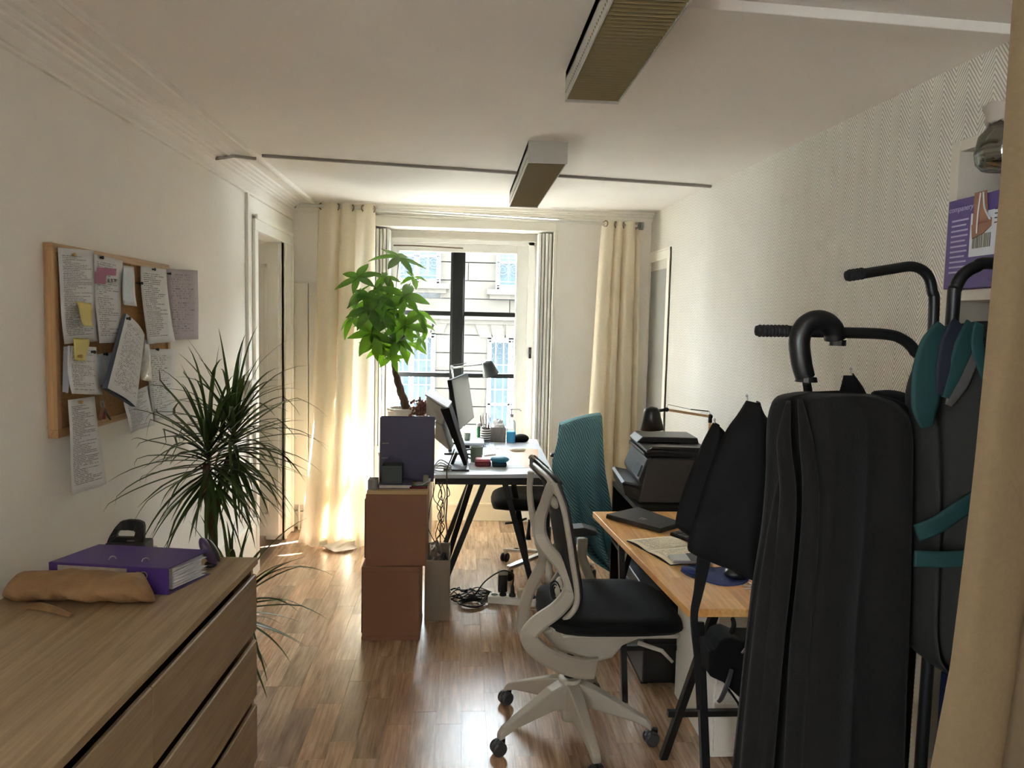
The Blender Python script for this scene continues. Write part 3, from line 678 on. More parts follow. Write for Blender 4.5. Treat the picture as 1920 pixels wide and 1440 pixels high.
for q in ((-0.182, -0.044, 4.07, 4.078), (-0.182, -0.044, 4.352, 4.36), (-0.182, -0.174, 4.078, 4.352), (-0.052, -0.044, 4.078, 4.352)): m.box(q[0], q[1], q[2], q[3], 0.0, 0.345 if q[2] < 4.1 else 0.36)
m.box(-0.174, -0.052, 4.078, 4.352, 0.0, 0.01); m.build('bin_shell', 'greybin', bn)
def crumple(c, r, seed, n=14, mm=10, amp=0.25):
    rnd = random.Random(seed); o = MB(); o.ball(c, r, n, mm); c = Vector(c)
    for i, v in enumerate(o.v): o.v[i] = c+(v-c)*(1+rnd.uniform(-amp, amp))
    return o
tag(crumple((-0.125, 4.2, 0.335), (0.042, 0.1, 0.075), 3).build('plastic_bag', mat('grey_bag', (118, 108, 100), 0.5), None, smooth=False), 'crumpled grey bag stuffed in the taupe bin', 'bag')
tag(crumple((-0.082, 4.16, 0.31), (0.028, 0.05, 0.045), 5).build('plastic_bag', mat('dark_bag', (42, 40, 40), 0.5), None), 'dark crumpled bag in the right of the taupe bin', 'bag')
tag(crumple((-0.128, 4.105, 0.325), (0.024, 0.02, 0.03), 6, 10, 7, 0.12).build('paper_ball', 'tissue', None), 'pale paper ball at the front of the taupe bin', 'paper')

# purple binder standing on the boxes
def ring(c, r): return MB().torus(c, r, 0.0025, rotX(90), 14, 6)
bs = thing('ring_binder', 'dark purple ring binder standing upright on the cardboard boxes', 'binder', (-0.28, 4.03, 0.797))
m = MB(); m.box(-0.425, -0.137, 4.0, 4.003, 0.803, 1.15); m.box(-0.425, -0.137, 4.062, 4.065, 0.803, 1.15); m.box(-0.428, -0.424, 4.0, 4.065, 0.797, 1.15); m.build('cover', 'purpledark', bs, bevel=0.001)
m = MB(); m.box(-0.415, -0.15, 4.006, 4.058, 0.805, 1.13); m.build('pages', 'pagesm', bs)
for z in (0.93, 1.01):
    m = MB(); m.tube([(-0.415, 3.998, z), (-0.38, 3.9965, z+0.002)], 0.0022, 6); m.build('ring', 'alu', bs)
# small things in front of the binder
sb = thing('memo_cube_holder', 'small clear grey-green memo box in front of the upright binder', 'desk organiser', (-0.36, 3.9, 0.797))
m = MB(); gm = mat('grey_green_plastic', (62, 72, 70), 0.25)
m.box(-0.405, -0.297, 3.87, 3.874, 0.822, 0.915); m.box(-0.405, -0.297, 3.946, 3.95, 0.822, 0.915); m.box(-0.405, -0.401, 3.874, 3.946, 0.822, 0.915); m.box(-0.301, -0.297, 3.874, 3.946, 0.822, 0.915); m.box(-0.405, -0.297, 3.87, 3.95, 0.82, 0.826); m.build('holder', gm, sb, bevel=0.002)
m = MB(); m.box(-0.398, -0.304, 3.876, 3.944, 0.826, 0.90); m.build('memo_block', mat('grey_green_memo', (84, 92, 88), 0.6), sb)
m = MB(); m.box(-0.40, -0.302, 3.865, 3.87, 0.895, 0.90); m.build('lip', gm, sb)
bk = thing('stacked_book', 'thin dark book lying under the memo box on the boxes', 'book', (-0.31, 3.9, 0.797))
m = MB(); m.box(-0.415, -0.245, 3.845, 3.99, 0.798, 0.801); m.box(-0.415, -0.245, 3.845, 3.99, 0.817, 0.82); m.box(-0.418, -0.413, 3.845, 3.99, 0.798, 0.82); m.build('cover', 'purpledark', bk)
m = MB(); m.box(-0.412, -0.248, 3.848, 3.985, 0.801, 0.817); m.build('pages', 'pagesm', bk)
gl = MB(); gl.grid(lambda u, v: (-0.235+u*0.085, 3.87+v*0.08, 0.802+0.03*u+0.004*math.sin(9*u)), 6, 4); tag(gl.build('folded_leaflet', 'text3', None, solid=0.001), 'bent printed leaflet lying right of the memo box', 'paper')
pn = thing('marker_pen', 'dark marker pens lying beside the leaflet on the boxes', 'pen', (-0.22, 3.86, 0.802))
for i, (mm_, dy) in enumerate((('maroon', 0.0), ('black', 0.02), ('green', 0.04))):
    m = MB(); m.tube([(-0.255, 3.838+dy, 0.806), (-0.165, 3.848+dy, 0.806)], 0.006, 8); m.build('pen', mm_, pn, smooth=True)
wb_ = thing('woven_pot', 'small grey woven pot at the left corner of the upper box', 'basket', (-0.445, 3.85, 0.797))
m = MB(); m.box(-0.47, -0.422, 3.826, 3.90, 0.798, 0.848); m.build('woven_body', 'wicker', wb_, bevel=0.004)
gc = thing('woven_pot', 'small grey woven pot at the right corner of the upper box', 'basket', (-0.15, 3.85, 0.797))
m = MB(); m.box(-0.19, -0.163, 3.90, 3.96, 0.798, 0.85); m.build('woven_body', 'wicker', gc, bevel=0.004)

# ---------------------------------------------------------------- white framed office chair
ch = thing('office_chair', 'white framed office chair with black mesh back and black seat', 'office chair', (0.465, 2.92, 0.0))
hub = Vector((0.465, 2.92, 0.0))
ft = MB(); ft.lathe([(0.018, 0.05), (0.03, 0.055), (0.031, 0.10), (0.044, 0.12), (0.05, 0.20), (0.046, 0.235), (0.03, 0.237)], hub, 20)
for deg in (208, 137, 62, 342, 280):
    a = R(deg); d = Vector((math.cos(a), math.sin(a), 0)); sd_ = Vector((-d.y, d.x, 0))
    sec = [(0.03, 0.225, 0.125, 0.034), (0.10, 0.205, 0.125, 0.032), (0.19, 0.165, 0.108, 0.026), (0.27, 0.128, 0.092, 0.022), (0.315, 0.106, 0.074, 0.02), (0.335, 0.085, 0.06, 0.018)]
    b0 = len(ft.v)
    for r_, zt, zb, wd in sec:
        for sx, zz in ((-1, zb), (1, zb), (1, zt), (-1, zt)): ft.v.append(hub+d*r_+sd_*(sx*wd*(0.8 if zz == zt else 1))+Vector((0, 0, zz)))
    for i in range(len(sec)-1):
        for k in range(4): ft.f.append([b0+i*4+k, b0+i*4+(k+1) % 4, b0+(i+1)*4+(k+1) % 4, b0+(i+1)*4+k])
    ft.f.append([b0+(len(sec)-1)*4+k for k in range(4)])
ft.build('base', 'offwhite', ch, smooth=False, bevel=0.006)
def caster(root, x, y, r, ang, m1='greyp', m2='blackp'):
    rt = rotZ(ang) @ rotX(90); c = Vector((x, y, r)); ax = rotZ(ang) @ Vector((0, 1, 0))
    m = MB()
    for s_ in (-1, 1): m.lathe([(0.004, -0.011), (r*0.8, -0.011), (r, -0.006), (r, 0.006), (r*0.8, 0.011), (0.004, 0.011)], c+ax*(s_*0.014), 16, rt)
    co = m.build('caster', m1, root, smooth=False)
    k = MB(); k.tube([c, c+Vector((0, 0, r*0.7)), c+(rotZ(ang) @ Vector((0.016, 0, r*1.15)))], 0.008, 8); k.lathe([(0.012, 0.0), (0.012, r*0.9)], c+(rotZ(ang) @ Vector((0.016, 0, r*0.35))), 10); k.build('caster_stem', m2, co)
for deg, ang in ((208, 20), (137, 30), (62, 100), (342, 10), (280, 100)):
    a = R(deg); caster(ch, hub.x+0.335*math.cos(a), hub.y+0.335*math.sin(a), 0.029, ang)
m = MB(); m.lathe([(0.024, 0.23), (0.024, 0.30), (0.014, 0.30), (0.014, 0.36)], hub, 14); m.build('gas_lift', 'blackp', ch, smooth=False)
# mechanism housing under the seat
m = MB(); m.prism([(0.33, 2.83, 0.46), (0.40, 2.83, 0.38), (0.56, 2.83, 0.335), (0.62, 2.83, 0.35), (0.66, 2.83, 0.40), (0.80, 2.83, 0.46), (0.80, 2.83, 0.485), (0.40, 2.83, 0.485)], (0, 0.18, 0)); m.build('mechanism', 'offwhite', ch, bevel=0.012)
m = MB(); m.tube([(0.70, 2.75, 0.45), (0.78, 2.70, 0.44), (0.82, 2.69, 0.40)], [0.009, 0.008, 0.006], 8); m.build('lever', 'offwhite', ch, smooth=True)
# seat
def seat_pt(u, v):
    a = 2*PI*u; e = 0.55; cx, cy = math.cos(a), math.sin(a)
    x = 0.61+0.285*math.copysign(abs(cx)**e, cx); y = 2.93+0.262*math.copysign(abs(cy)**e, cy)
    k = [(0.0, 0.0), (0.78, 0.0), (0.95, 0.012), (1.0, 0.03), (0.985, 0.052), (0.9, 0.066), (0.55, 0.072), (0.0, 0.07)]
    i = min(int(v*7), 6); f = v*7-i; s_ = k[i][0]*(1-f)+k[i+1][0]*f; z = k[i][1]*(1-f)+k[i+1][1]*f
    px = 0.61+(x-0.61)*s_; drop = -0.03*max(0, (px-0.74)/0.155)**2
    return (px, 2.93+(y-2.93)*s_, 0.492+z+drop)
m = MB(); m.grid(seat_pt, 32, 21, True); m.build('seat', 'seatfab', ch, smooth=True)
m = MB(); m.box(0.40, 0.86, 2.72, 3.14, 0.475, 0.495); m.build('seat_pan', 'offwhite', ch, bevel=0.01)
# back frame: two ribbons that meet at the spine and fan out to the top corners
YS = (0, 1, 0)
nearleg = cr_spline([(0.553,2.820,0.318), (0.478,2.790,0.333), (0.389,2.760,0.374), (0.308,2.730,0.437), (0.273,2.720,0.494), (0.308,2.720,0.544), (0.379,2.730,0.593), (0.429,2.760,0.644), (0.432,2.790,0.690), (0.399,2.830,0.738), (0.357,2.880,0.778), (0.329,2.910,0.823), (0.324,2.900,0.891), (0.337,2.860,0.966), (0.349,2.800,1.037), (0.361,2.770,1.070)], 5)
m = MB(); m.sweep(nearleg, (0.15, 1, 0), [0.085, 0.08, 0.075, 0.07, 0.066, 0.064, 0.06, 0.058, 0.056, 0.05, 0.05, 0.055, 0.05, 0.042, 0.045, 0.05], 0.034); m.build('back_frame', 'offwhite', ch, smooth=False, bevel=0.004)
farleg = cr_spline([(0.517,3.020,0.251), (0.376,3.080,0.267), (0.297,3.120,0.331), (0.284,3.120,0.397), (0.302,3.100,0.511), (0.336,3.050,0.622), (0.354,2.990,0.710), (0.334,2.940,0.786), (0.311,2.970,0.850), (0.300,3.030,0.912), (0.297,3.090,0.977), (0.307,3.140,1.038)], 5)
m = MB(); m.sweep(farleg, (0.15, 1, 0), [0.06, 0.055, 0.05, 0.052, 0.05, 0.046, 0.045, 0.05, 0.034, 0.026, 0.024, 0.03], 0.03); m.build('back_frame', 'offwhite', ch, smooth=False, bevel=0.004)
# mesh back with its rim
rimN = [(0.359,2.755,1.067), (0.390,2.725,0.989), (0.411,2.715,0.890), (0.431,2.715,0.778), (0.450,2.715,0.675), (0.449,2.720,0.611), (0.415,2.730,0.556), (0.362,2.740,0.510)]
RN = cr_spline(rimN, 5)
RF = [Vector((p.x-0.005, 3.14+(2.72-p.y)*1.0, p.z)) for p in RN]
RF[0] = Vector((0.305, 3.17, RN[0].z+0.03))
def back_pt(u, v):
    i = min(int(v*(len(RN)-1)), len(RN)-2); f = v*(len(RN)-1)-i
    a = RN[i]*(1-f)+RN[i+1]*f; b_ = RF[i]*(1-f)+RF[i+1]*f
    p = a*(1-u)+b_*u; p.x -= 0.035*math.sin(PI*u); return p
m = MB(); m.grid(back_pt, 10, 35); m.build('mesh_back', 'mesh', ch, smooth=True, solid=0.006)
for q in (RN, RF):
    m = MB(); m.tube(q, 0.012, 8); m.build('rim', 'offwhite', ch, smooth=True)
for q in (RN, RF):
    m = MB(); m.tube([p+Vector((0.014, -0.003, 0.002)) for p in q], 0.007, 6); m.build('rim_edge', 'blackp', ch, smooth=True)
top = [(0.367,2.750,1.044), (0.348,2.830,1.061), (0.328,2.960,1.066), (0.316,3.080,1.066), (0.310,3.160,1.059)]
T = cr_spline(top, 5); m = MB(); m.sweep(T, (0.9, 0.25, 0.45), [0.06, 0.062, 0.056, 0.044, 0.022], 0.022); m.build('top_rail', 'offwhite', ch, bevel=0.004)
m = MB(); m.tube([p+Vector((0.012, 0.0, 0.026)) for p in T], [0.009, 0.009, 0.008, 0.006], 6); m.build('top_edge', 'blackp', ch, smooth=True)
m = MB(); m.ball((0.370,2.790,0.991), (0.02, 0.03, 0.026), 12, 8); m.build('knob', 'offwhite', ch, smooth=True)
lp = MB(); lp.ball((0.411,2.900,0.608), (0.022, 0.05, 0.05), 14, 8)
lo = lp.build('lumbar_pad', 'offwhite', ch, smooth=True)
for i in range(3):
    m = MB(); c = Vector((0.411,2.900,0.608)); m.torus(c+Vector((-0.018, -0.012, -0.004)), 0.016+0.012*i, 0.0035, rotZ(25) @ rotY(90), 16, 6); m.build('lumbar_slot', 'mesh', lo)
m = MB(); m.tube([(0.369,2.930,0.718), (0.367,2.920,0.667), (0.364,2.920,0.622)], [0.012, 0.014, 0.008], 8); m.build('adjuster', 'offwhite', ch, smooth=True)
ar = MB(); ar.prism([(0.496,3.240,0.740), (0.500,3.240,0.759), (0.562,3.240,0.764), (0.615,3.240,0.750), (0.630,3.240,0.738), (0.616,3.240,0.728), (0.501,3.240,0.720)], (0, 0.09, 0.0)); ao = ar.build('armrest', 'greyp', ch, bevel=0.006)
m = MB(); m.tube([(0.56, 3.20, 0.47), (0.60, 3.27, 0.52), (0.56, 3.28, 0.62), (0.561,3.280,0.704)], [0.02, 0.022, 0.024, 0.026], 8); m.build('arm_support', 'offwhite', ao, smooth=True)

# ---------------------------------------------------------------- second office chair with the knitted blanket
c2 = thing('office_chair', 'black office chair with chrome base behind the white desk', 'office chair', (0.60, 4.92, 0.0))
h2 = Vector((0.60, 4.92, 0.0))
m = MB(); m.lathe([(0.03, 0.06), (0.04, 0.08), (0.04, 0.15), (0.03, 0.16)], h2, 16)
for deg in (216, 145, 70, 330, 288):
    a = R(deg); d = Vector((math.cos(a), math.sin(a), 0)); m.bar(h2+d*0.02+Vector((0, 0, 0.125)), h2+d*0.335+Vector((0, 0, 0.085)), 0.042, 0.024); m.bar(h2+d*0.325+Vector((0, 0, 0.085)), h2+d*0.325+Vector((0, 0, 0.05)), 0.026)
m.build('base', 'chrome', c2, bevel=0.004)
for deg, ang in ((216, 10), (145, 60), (70, 20), (330, 80), (288, 100)):
    a = R(deg); caster(c2, h2.x+0.33*math.cos(a), h2.y+0.33*math.sin(a), 0.032, ang, 'blackp')
m = MB(); m.lathe([(0.026, 0.15), (0.026, 0.30), (0.016, 0.30), (0.016, 0.42)], h2, 14); m.box(0.48, 0.74, 4.83, 5.01, 0.40, 0.44); m.build('gas_lift', 'blackp', c2)
m = MB(); m.tube([(0.44, 4.76, 0.40), (0.36, 4.70, 0.39), (0.30, 4.70, 0.385)], 0.008, 8); m.tube([(0.46, 4.72, 0.40), (0.45, 4.70, 0.33), (0.45, 4.69, 0.28)], [0.01, 0.012, 0.02], 8); m.build('lever', 'blackp', c2, smooth=True)
def seat2(u, v):
    a = 2*PI*u; e = 0.5; cx, cy = math.cos(a), math.sin(a); k = [(0.0, 0.0), (0.8, 0.0), (0.97, 0.016), (1.0, 0.04), (0.97, 0.066), (0.85, 0.078), (0.5, 0.08), (0.0, 0.076)]
    i = min(int(v*7), 6); f = v*7-i; s_ = k[i][0]*(1-f)+k[i+1][0]*f; z = k[i][1]*(1-f)+k[i+1][1]*f
    x = 0.255*math.copysign(abs(cx)**e, cx)*s_; y = 0.24*math.copysign(abs(cy)**e, cy)*s_
    return (0.47+x, 4.92+y, 0.45+z-0.02*max(0, (-x-0.14)/0.12)**2+0.02*abs(y)*2)
m = MB(); m.grid(seat2, 28, 21, True); m.build('seat', 'seatfab', c2, smooth=True)
def back2(u, v):
    z = 0.58+v*0.36; return (0.69+0.22*u, 4.99+0.03*v+0.03*math.sin(PI*u), z)
m = MB(); m.grid(back2, 8, 8); m.build('backrest', 'mesh', c2, smooth=True, solid=0.03)
m = MB(); m.bar((0.66, 4.92, 0.42), (0.82, 4.92, 0.46), 0.06, 0.02); m.bar((0.82, 4.92, 0.45), (0.80, 5.06, 0.75), 0.06, 0.02); m.build('back_bracket', 'blackp', c2, bevel=0.004)
for y_ in (5.18,):
    m = MB(); m.box(0.635, 0.80, y_-0.035, y_+0.035, 0.735 if y_ > 5 else 0.70, 0.76 if y_ > 5 else 0.725); ar2 = m.build('armrest', 'blackp', c2, bevel=0.01)
    m = MB(); m.bar((0.68, y_, 0.47), (0.68, y_, 0.72 if y_ > 5 else 0.69), 0.05, 0.02, (0, 1, 0)); m.box(0.64, 0.72, min(y_, 4.92), max(y_, 4.92), 0.46, 0.475); m.build('arm_support', 'blackp', ar2)

# knitted blanket draped over the second chair
LE = [(0.666,4.860,0.993), (0.630,4.780,0.881), (0.598,4.720,0.763), (0.614,4.700,0.600), (0.660,4.700,0.443), (0.726,4.700,0.303), (0.828,4.700,0.179), (0.978,4.700,0.094)]
RE = [(0.938,4.880,1.062), (0.935,4.800,0.899), (0.940,4.740,0.734), (0.966,4.720,0.580), (0.991,4.720,0.439), (1.003,4.720,0.316), (1.008,4.710,0.194), (1.013,4.700,0.108)]
LEs, REs = cr_spline(LE, 5), cr_spline(RE, 5)
def blank(u, v):
    n = len(LEs)-1; i = min(int(v*n), n-1); f = v*n-i; a = LEs[i]*(1-f)+LEs[i+1]*f; b_ = REs[i]*(1-f)+REs[i+1]*f
    p = a*(1-u)+b_*u; w = min(1.0, v*2.2)
    k_ = math.sin(u*16+0.3+v*1.6); p.y += -0.07*math.sin(PI*u)*(0.6+0.4*v)+0.07*w*math.copysign(abs(k_)**0.75, k_)*(0.3+0.7*v)
    if v < 0.1: p.z += 0.018*math.sin(PI*u)
    p.z += 0.004*math.sin(u*40)*(v > 0.02); return p
m = MB(); m.grid(blank, 40, 44)
def over(u, v):
    a = blank(u, 0.0); return (a[0]+0.0, a[1]+0.20*v+0.01*math.sin(u*9)*v, a[2]+0.012*math.sin(PI*min(v*1.6, 1))-0.34*max(0, v-0.5))
b0 = len(m.v); m.grid(over, 40, 10)
for k in list(m.uv):
    if k >= b0: m.uv[k] = (m.uv[k][0], 1.0+(1-m.uv[k][1])*0.2)
tag(m.build('knitted_blanket', 'knit', None, smooth=True, solid=0.012), 'teal ribbed knitted blanket draped over the second office chair', 'blanket')

# ---------------------------------------------------------------- printer, its cabinet, the white drawer unit
pc = thing('printer_cabinet', 'black open cabinet under the printer behind the wooden table', 'cabinet', (1.2, 4.05, 0.0))
m = MB(); m.box(0.93, 1.42, 3.78, 4.42, 0.70, 0.725); m.box(0.93, 1.42, 3.78, 3.80, 0.0, 0.70); m.box(0.93, 1.42, 4.40, 4.42, 0.0, 0.70); m.box(1.40, 1.42, 3.80, 4.40, 0, 0.70); m.box(0.93, 1.40, 3.80, 4.40, 0.36, 0.38); m.box(0.93, 1.40, 3.80, 4.40, 0.02, 0.04); m.build('carcass', 'blackp', pc)
pr = thing('printer', 'big black multifunction printer with a small screen and front paper tray', 'printer', (1.2, 4.1, 0.725))
PB = [(0.955, 3.86), (1.345, 3.83), (1.375, 4.36), (0.985, 4.39)]
def taper(z, k=0.0): return [(x+(k if i in (0, 3) else 0), y, z) for i, (x, y) in enumerate(PB)]
m = MB(); m.prism([(0.955, 3.86, 0.727), (1.355, 3.83, 0.727), (1.355, 3.83, 0.955), (1.34, 3.84, 0.972), (1.03, 3.865, 0.972), (1.0, 3.868, 0.945)], (0.03, 0.5, 0)); m.build('body', 'printerside', pr, bevel=0.008)
m = MB(); m.prism([(0.985, 3.90, 0.972), (1.35, 3.875, 0.972), (1.35, 3.875, 0.994), (0.985, 3.90, 0.99)], (0.02, 0.45, 0)); m.build('scanner_bed', 'printer', pr, bevel=0.004)
m = MB(); m.prism([(0.99, 3.86, 0.996), (1.345, 3.835, 0.996), (1.345, 3.835, 1.012), (0.99, 3.86, 1.012)], (0.025, 0.50, 0)); m.prism([(1.0, 3.87, 1.012), (1.345, 3.845, 1.012), (1.345, 3.845, 1.03), (1.02, 3.868, 1.03)], (0.025, 0.05, 0)); m.prism([(0.995, 4.12, 1.012), (1.35, 4.10, 1.012), (1.34, 4.10, 1.045), (1.03, 4.12, 1.045)], (0.012, 0.24, 0)); m.build('document_feeder', 'printer', pr, bevel=0.005)
m = MB(); m.prism([(0.985, 3.875, 0.775), (1.0, 3.87, 0.76), (1.02, 3.868, 0.76), (1.02, 3.868, 0.972), (0.995, 3.87, 0.965), (0.955, 3.875, 0.85)], (0.03, 0.50, 0)); m.build('front_panel', 'printer', pr, bevel=0.004)
m = MB(); m.quadbox([(0.952, 3.90, 0.865), (0.960, 3.90, 0.86), (0.966, 4.02, 0.86), (0.957, 4.02, 0.865), (0.975, 3.90, 0.925), (0.985, 3.90, 0.922), (0.99, 4.02, 0.922), (0.98, 4.02, 0.925)]); m.build('screen', mat('small_display', (92, 96, 100), 0.2), pr)
m = MB(); m.prism([(0.965, 3.87, 0.735), (0.965, 3.87, 0.80), (0.90, 3.89, 0.815), (0.875, 3.90, 0.82), (0.89, 3.90, 0.76)], (0.03, 0.44, 0)); m.build('paper_tray', 'printer', pr, bevel=0.004)
m = MB(); m.prism([(0.96, 3.88, 0.815), (0.96, 3.88, 0.823), (0.885, 3.90, 0.835), (0.87, 3.90, 0.826)], (0.03, 0.42, 0)); m.build('output_tray', 'blackp', pr, bevel=0.002)
wd = thing('drawer_unit', 'white drawer unit with moulded side standing under the wooden table', 'cabinet', (1.2, 2.95, 0.0))
m = MB(); m.box(0.995, 1.42, 2.72, 3.22, 0.0, 0.66); m.build('carcass', 'white', wd, bevel=0.004)
for i in range(3):
    m = MB(); z = 0.585-i*0.03; m.tube([(0.993, 2.74, z), (0.993, 3.20, z)], 0.008, 8); m.build('moulding', 'white', wd, smooth=True)
for i in range(3):
    m = MB(); m.box(1.0, 1.415, 2.705, 2.72, 0.03+i*0.21, 0.225+i*0.21); d_ = m.build('drawer', 'white', wd, bevel=0.003)
    k = MB(); k.ball((1.2, 2.695, 0.13+i*0.21), 0.013, 10, 6); k.build('knob', 'white_pl', d_, smooth=True)
pcb = thing('computer_tower', 'black computer tower standing under the far end of the wooden table', 'computer', (0.98, 3.55, 0.0))
m = MB(); m.box(0.86, 1.05, 3.28, 3.70, 0.02, 0.46); m.build('case', 'blackp', pcb, bevel=0.006)
m = MB(); m.box(0.855, 0.86, 3.30, 3.68, 0.38, 0.40); m.build('front_groove', 'greyp', pcb)
for x in (0.88, 1.03):
    m = MB(); m.box(x-0.015, x+0.015, 3.32, 3.66, 0.0, 0.02); m.build('foot', 'rubber', pcb)

# ---------------------------------------------------------------- curtains and rod
rd = thing('curtain_rod', 'white curtain rod with brackets spanning the window wall', 'curtain rod', (0.05, 5.85, 2.5))
m = MB(); m.tube([(-1.297, 5.85, 2.528), (1.40, 5.85, 2.446)], 0.0125, 10); m.build('rod', 'white_pl', rd, smooth=True)
for x, z in ((-1.285, 2.528), (1.39, 2.446)):
    m = MB(); m.lathe([(0.012, -0.03), (0.03, -0.028), (0.03, -0.02), (0.022, -0.016), (0.03, -0.012), (0.03, -0.004), (0.022, 0.0), (0.03, 0.004), (0.03, 0.014), (0.012, 0.02)], (x, 5.85, z), 14, rotY(90)); m.build('finial', 'alu', rd)
for x in (-0.66, 0.0, 1.30):
    z = 2.528+(x+1.297)/2.697*(-0.082); m = MB(); m.bar((x, 5.85, z+0.012), (x, 5.955, z+0.012), 0.012, 0.02); m.box(x-0.008, x+0.008, 5.945, 5.97, z-0.02, z+0.05); m.build('bracket', 'white_pl', rd)
def curtain(name, label, rows, nf, mt, nu=120, nv=50, ph=0.0):
    zs = [r[0] for r in rows]
    def fn(u, v):
        t = v*(len(rows)-1); i = min(int(t), len(rows)-2); f = t-i; f = f*f*(3-2*f)*0.5+f*0.5
        q = [rows[i][k]*(1-f)+rows[i+1][k]*f for k in range(5)]
        w = u+0.035*math.sin(2*PI*u*1.7+1.3+0.8*v)
        s_ = math.sin(2*PI*nf*w+ph+0.5*math.sin(3*v)); s2 = math.sin(2*PI*nf*1.9*w+v*2.2+ph)
        return (q[1]+(q[2]-q[1])*u+0.012*math.cos(2*PI*nf*w+ph), q[3]+q[4]*(s_+0.22*s2*min(1, v*3)), q[0])
    m = MB(); m.grid(fn, nu, nv); o = m.build(name, mt, None, smooth=True); return tag(o, label, 'curtain'), fn
cl, cfn = curtain('curtain', 'long ivory linen curtain hanging left of the window to the floor', [(2.545, -1.115, -0.682, 5.85, 0.03), (2.3, -1.12, -0.682, 5.83, 0.04), (1.6, -1.125, -0.68, 5.76, 0.045), (1.0, -1.13, -0.675, 5.66, 0.05), (0.5, -1.15, -0.67, 5.57, 0.055), (0.22, -1.17, -0.67, 5.52, 0.06), (0.06, -1.185, -0.67, 5.48, 0.065), (0.018, -1.19, -0.66, 5.44, 0.05)], 3.2, 'ivory', 140, 60)
def pool(u, v):
    x = -1.02+u*0.36+0.02*math.sin(v*7); y = 5.50-0.17*v*(0.4+0.9*math.sin(PI*min(1, u*1.15)))
    return (x, y, 0.012+0.05*abs(math.sin(u*9+v*3))*(1-v*0.85)+0.012*math.sin(u*31+v*11)*(1-v))
m = MB(); m.grid(pool, 40, 16); m.build('pooled_hem', mat('ivory_hem', (226, 220, 208), 0.9), cl, smooth=True)
for u in (0.09, 0.34, 0.59, 0.84, 0.965):
    p = Vector(cfn(u, 0.012)); z = 2.528+(p.x+1.297)/2.697*(-0.082); e = MB(); e.torus((p.x, 5.85+(p.y-5.85)*0.9, z), 0.022, 0.005, rotZ(35 if int(u*10) % 2 else -35) @ rotY(90), 18, 6); e.build('eyelet', 'brass', cl, smooth=True)
crr, cfn2 = curtain('curtain', 'ivory curtain bunched right of the window by the cupboard door', [(2.475, 1.085, 1.375, 5.85, 0.03), (2.2, 1.07, 1.385, 5.85, 0.04), (1.6, 1.05, 1.395, 5.85, 0.045), (1.0, 1.03, 1.41, 5.85, 0.05), (0.4, 1.01, 1.42, 5.85, 0.05), (0.03, 1.0, 1.42, 5.85, 0.05)], 3.5, 'ivory', 110, 40, 1.0)
for u in (0.1, 0.4, 0.62, 0.9):
    p = Vector(cfn2(u, 0.012)); z = 2.528+(p.x+1.297)/2.697*(-0.082); e = MB(); e.torus((p.x, 5.85+(p.y-5.85)*0.9, z), 0.022, 0.005, rotZ(35 if int(u*10) % 2 else -35) @ rotY(90), 18, 6); e.build('eyelet', 'brass', crr, smooth=True)
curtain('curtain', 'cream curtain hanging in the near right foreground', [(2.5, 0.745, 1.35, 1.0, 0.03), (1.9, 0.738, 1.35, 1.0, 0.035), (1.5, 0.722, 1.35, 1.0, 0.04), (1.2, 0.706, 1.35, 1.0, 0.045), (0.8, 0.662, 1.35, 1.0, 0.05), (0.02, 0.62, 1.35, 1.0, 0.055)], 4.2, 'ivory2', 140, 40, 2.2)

# ---------------------------------------------------------------- ceiling lights
def ceiling_light(x0, x1, y0, y1, label):
    t = thing('ceiling_light', label, 'ceiling light', ((x0+x1)/2, (y0+y1)/2, CEIL), 'ceiling strip lights')
    zb, zt = 2.46, CEIL
    m = MB(); m.box(x0, x0+0.004, y0, y1, zb, zt); m.box(x1-0.004, x1, y0, y1, zb, zt); m.box(x0, x1, y0-0.012, y0, zb-0.004, zt); m.box(x0, x1, y1, y1+0.012, zb-0.004, zt); m.box(x0, x1, y0, y1, zt-0.03, zt); m.build('housing', mat('light_housing', (186, 184, 176), 0.45), t)
    m = MB(); m.box(x0+0.004, x1-0.004, y0, y1, zb+0.028, zb+0.03); m.build('reflector', 'louvre', t)
    n = int((y1-y0)/0.024)
    lm = None
    for i in range(n):
        y = y0+(i+0.5)*(y1-y0)/n
        if lm is None:
            k = MB(); k.quadbox([(-(x1-x0)/2+0.006, -0.0005, 0.0), ((x1-x0)/2-0.006, -0.0005, 0.0), ((x1-x0)/2-0.006, 0.0005, 0.0), (-(x1-x0)/2+0.006, 0.0005, 0.0), (-(x1-x0)/2-0.002, -0.004, 0.026), ((x1-x0)/2+0.002, -0.004, 0.026), ((x1-x0)/2+0.002, 0.004, 0.026), (-(x1-x0)/2-0.002, 0.004, 0.026)])
            ORG[t.name] = Vector((0, 0, 0)); o = k.build('louvre_blade', 'louvre', t); ORG[t.name] = Vector(t.location); lm = o.data
        else: o = bpy.data.objects.new('louvre_blade', lm); C.objects.link(o); o.parent = t
        o.location = (0, y-t.location.y, zb-CEIL)
    m = MB(); m.tube([((x0+x1)/2, y0+0.03, zb+0.05), ((x0+x1)/2, y1-0.03, zb+0.05)], 0.013, 10); m.build('tube_lamp', 'white_pl', t, smooth=True)
ceiling_light(0.31, 0.505, 3.74, 5.16, 'far louvred strip light on the ceiling, nearer the window')
ceiling_light(0.352, 0.545, 1.22, 2.70, 'near louvred strip light on the ceiling, closest to the viewer')
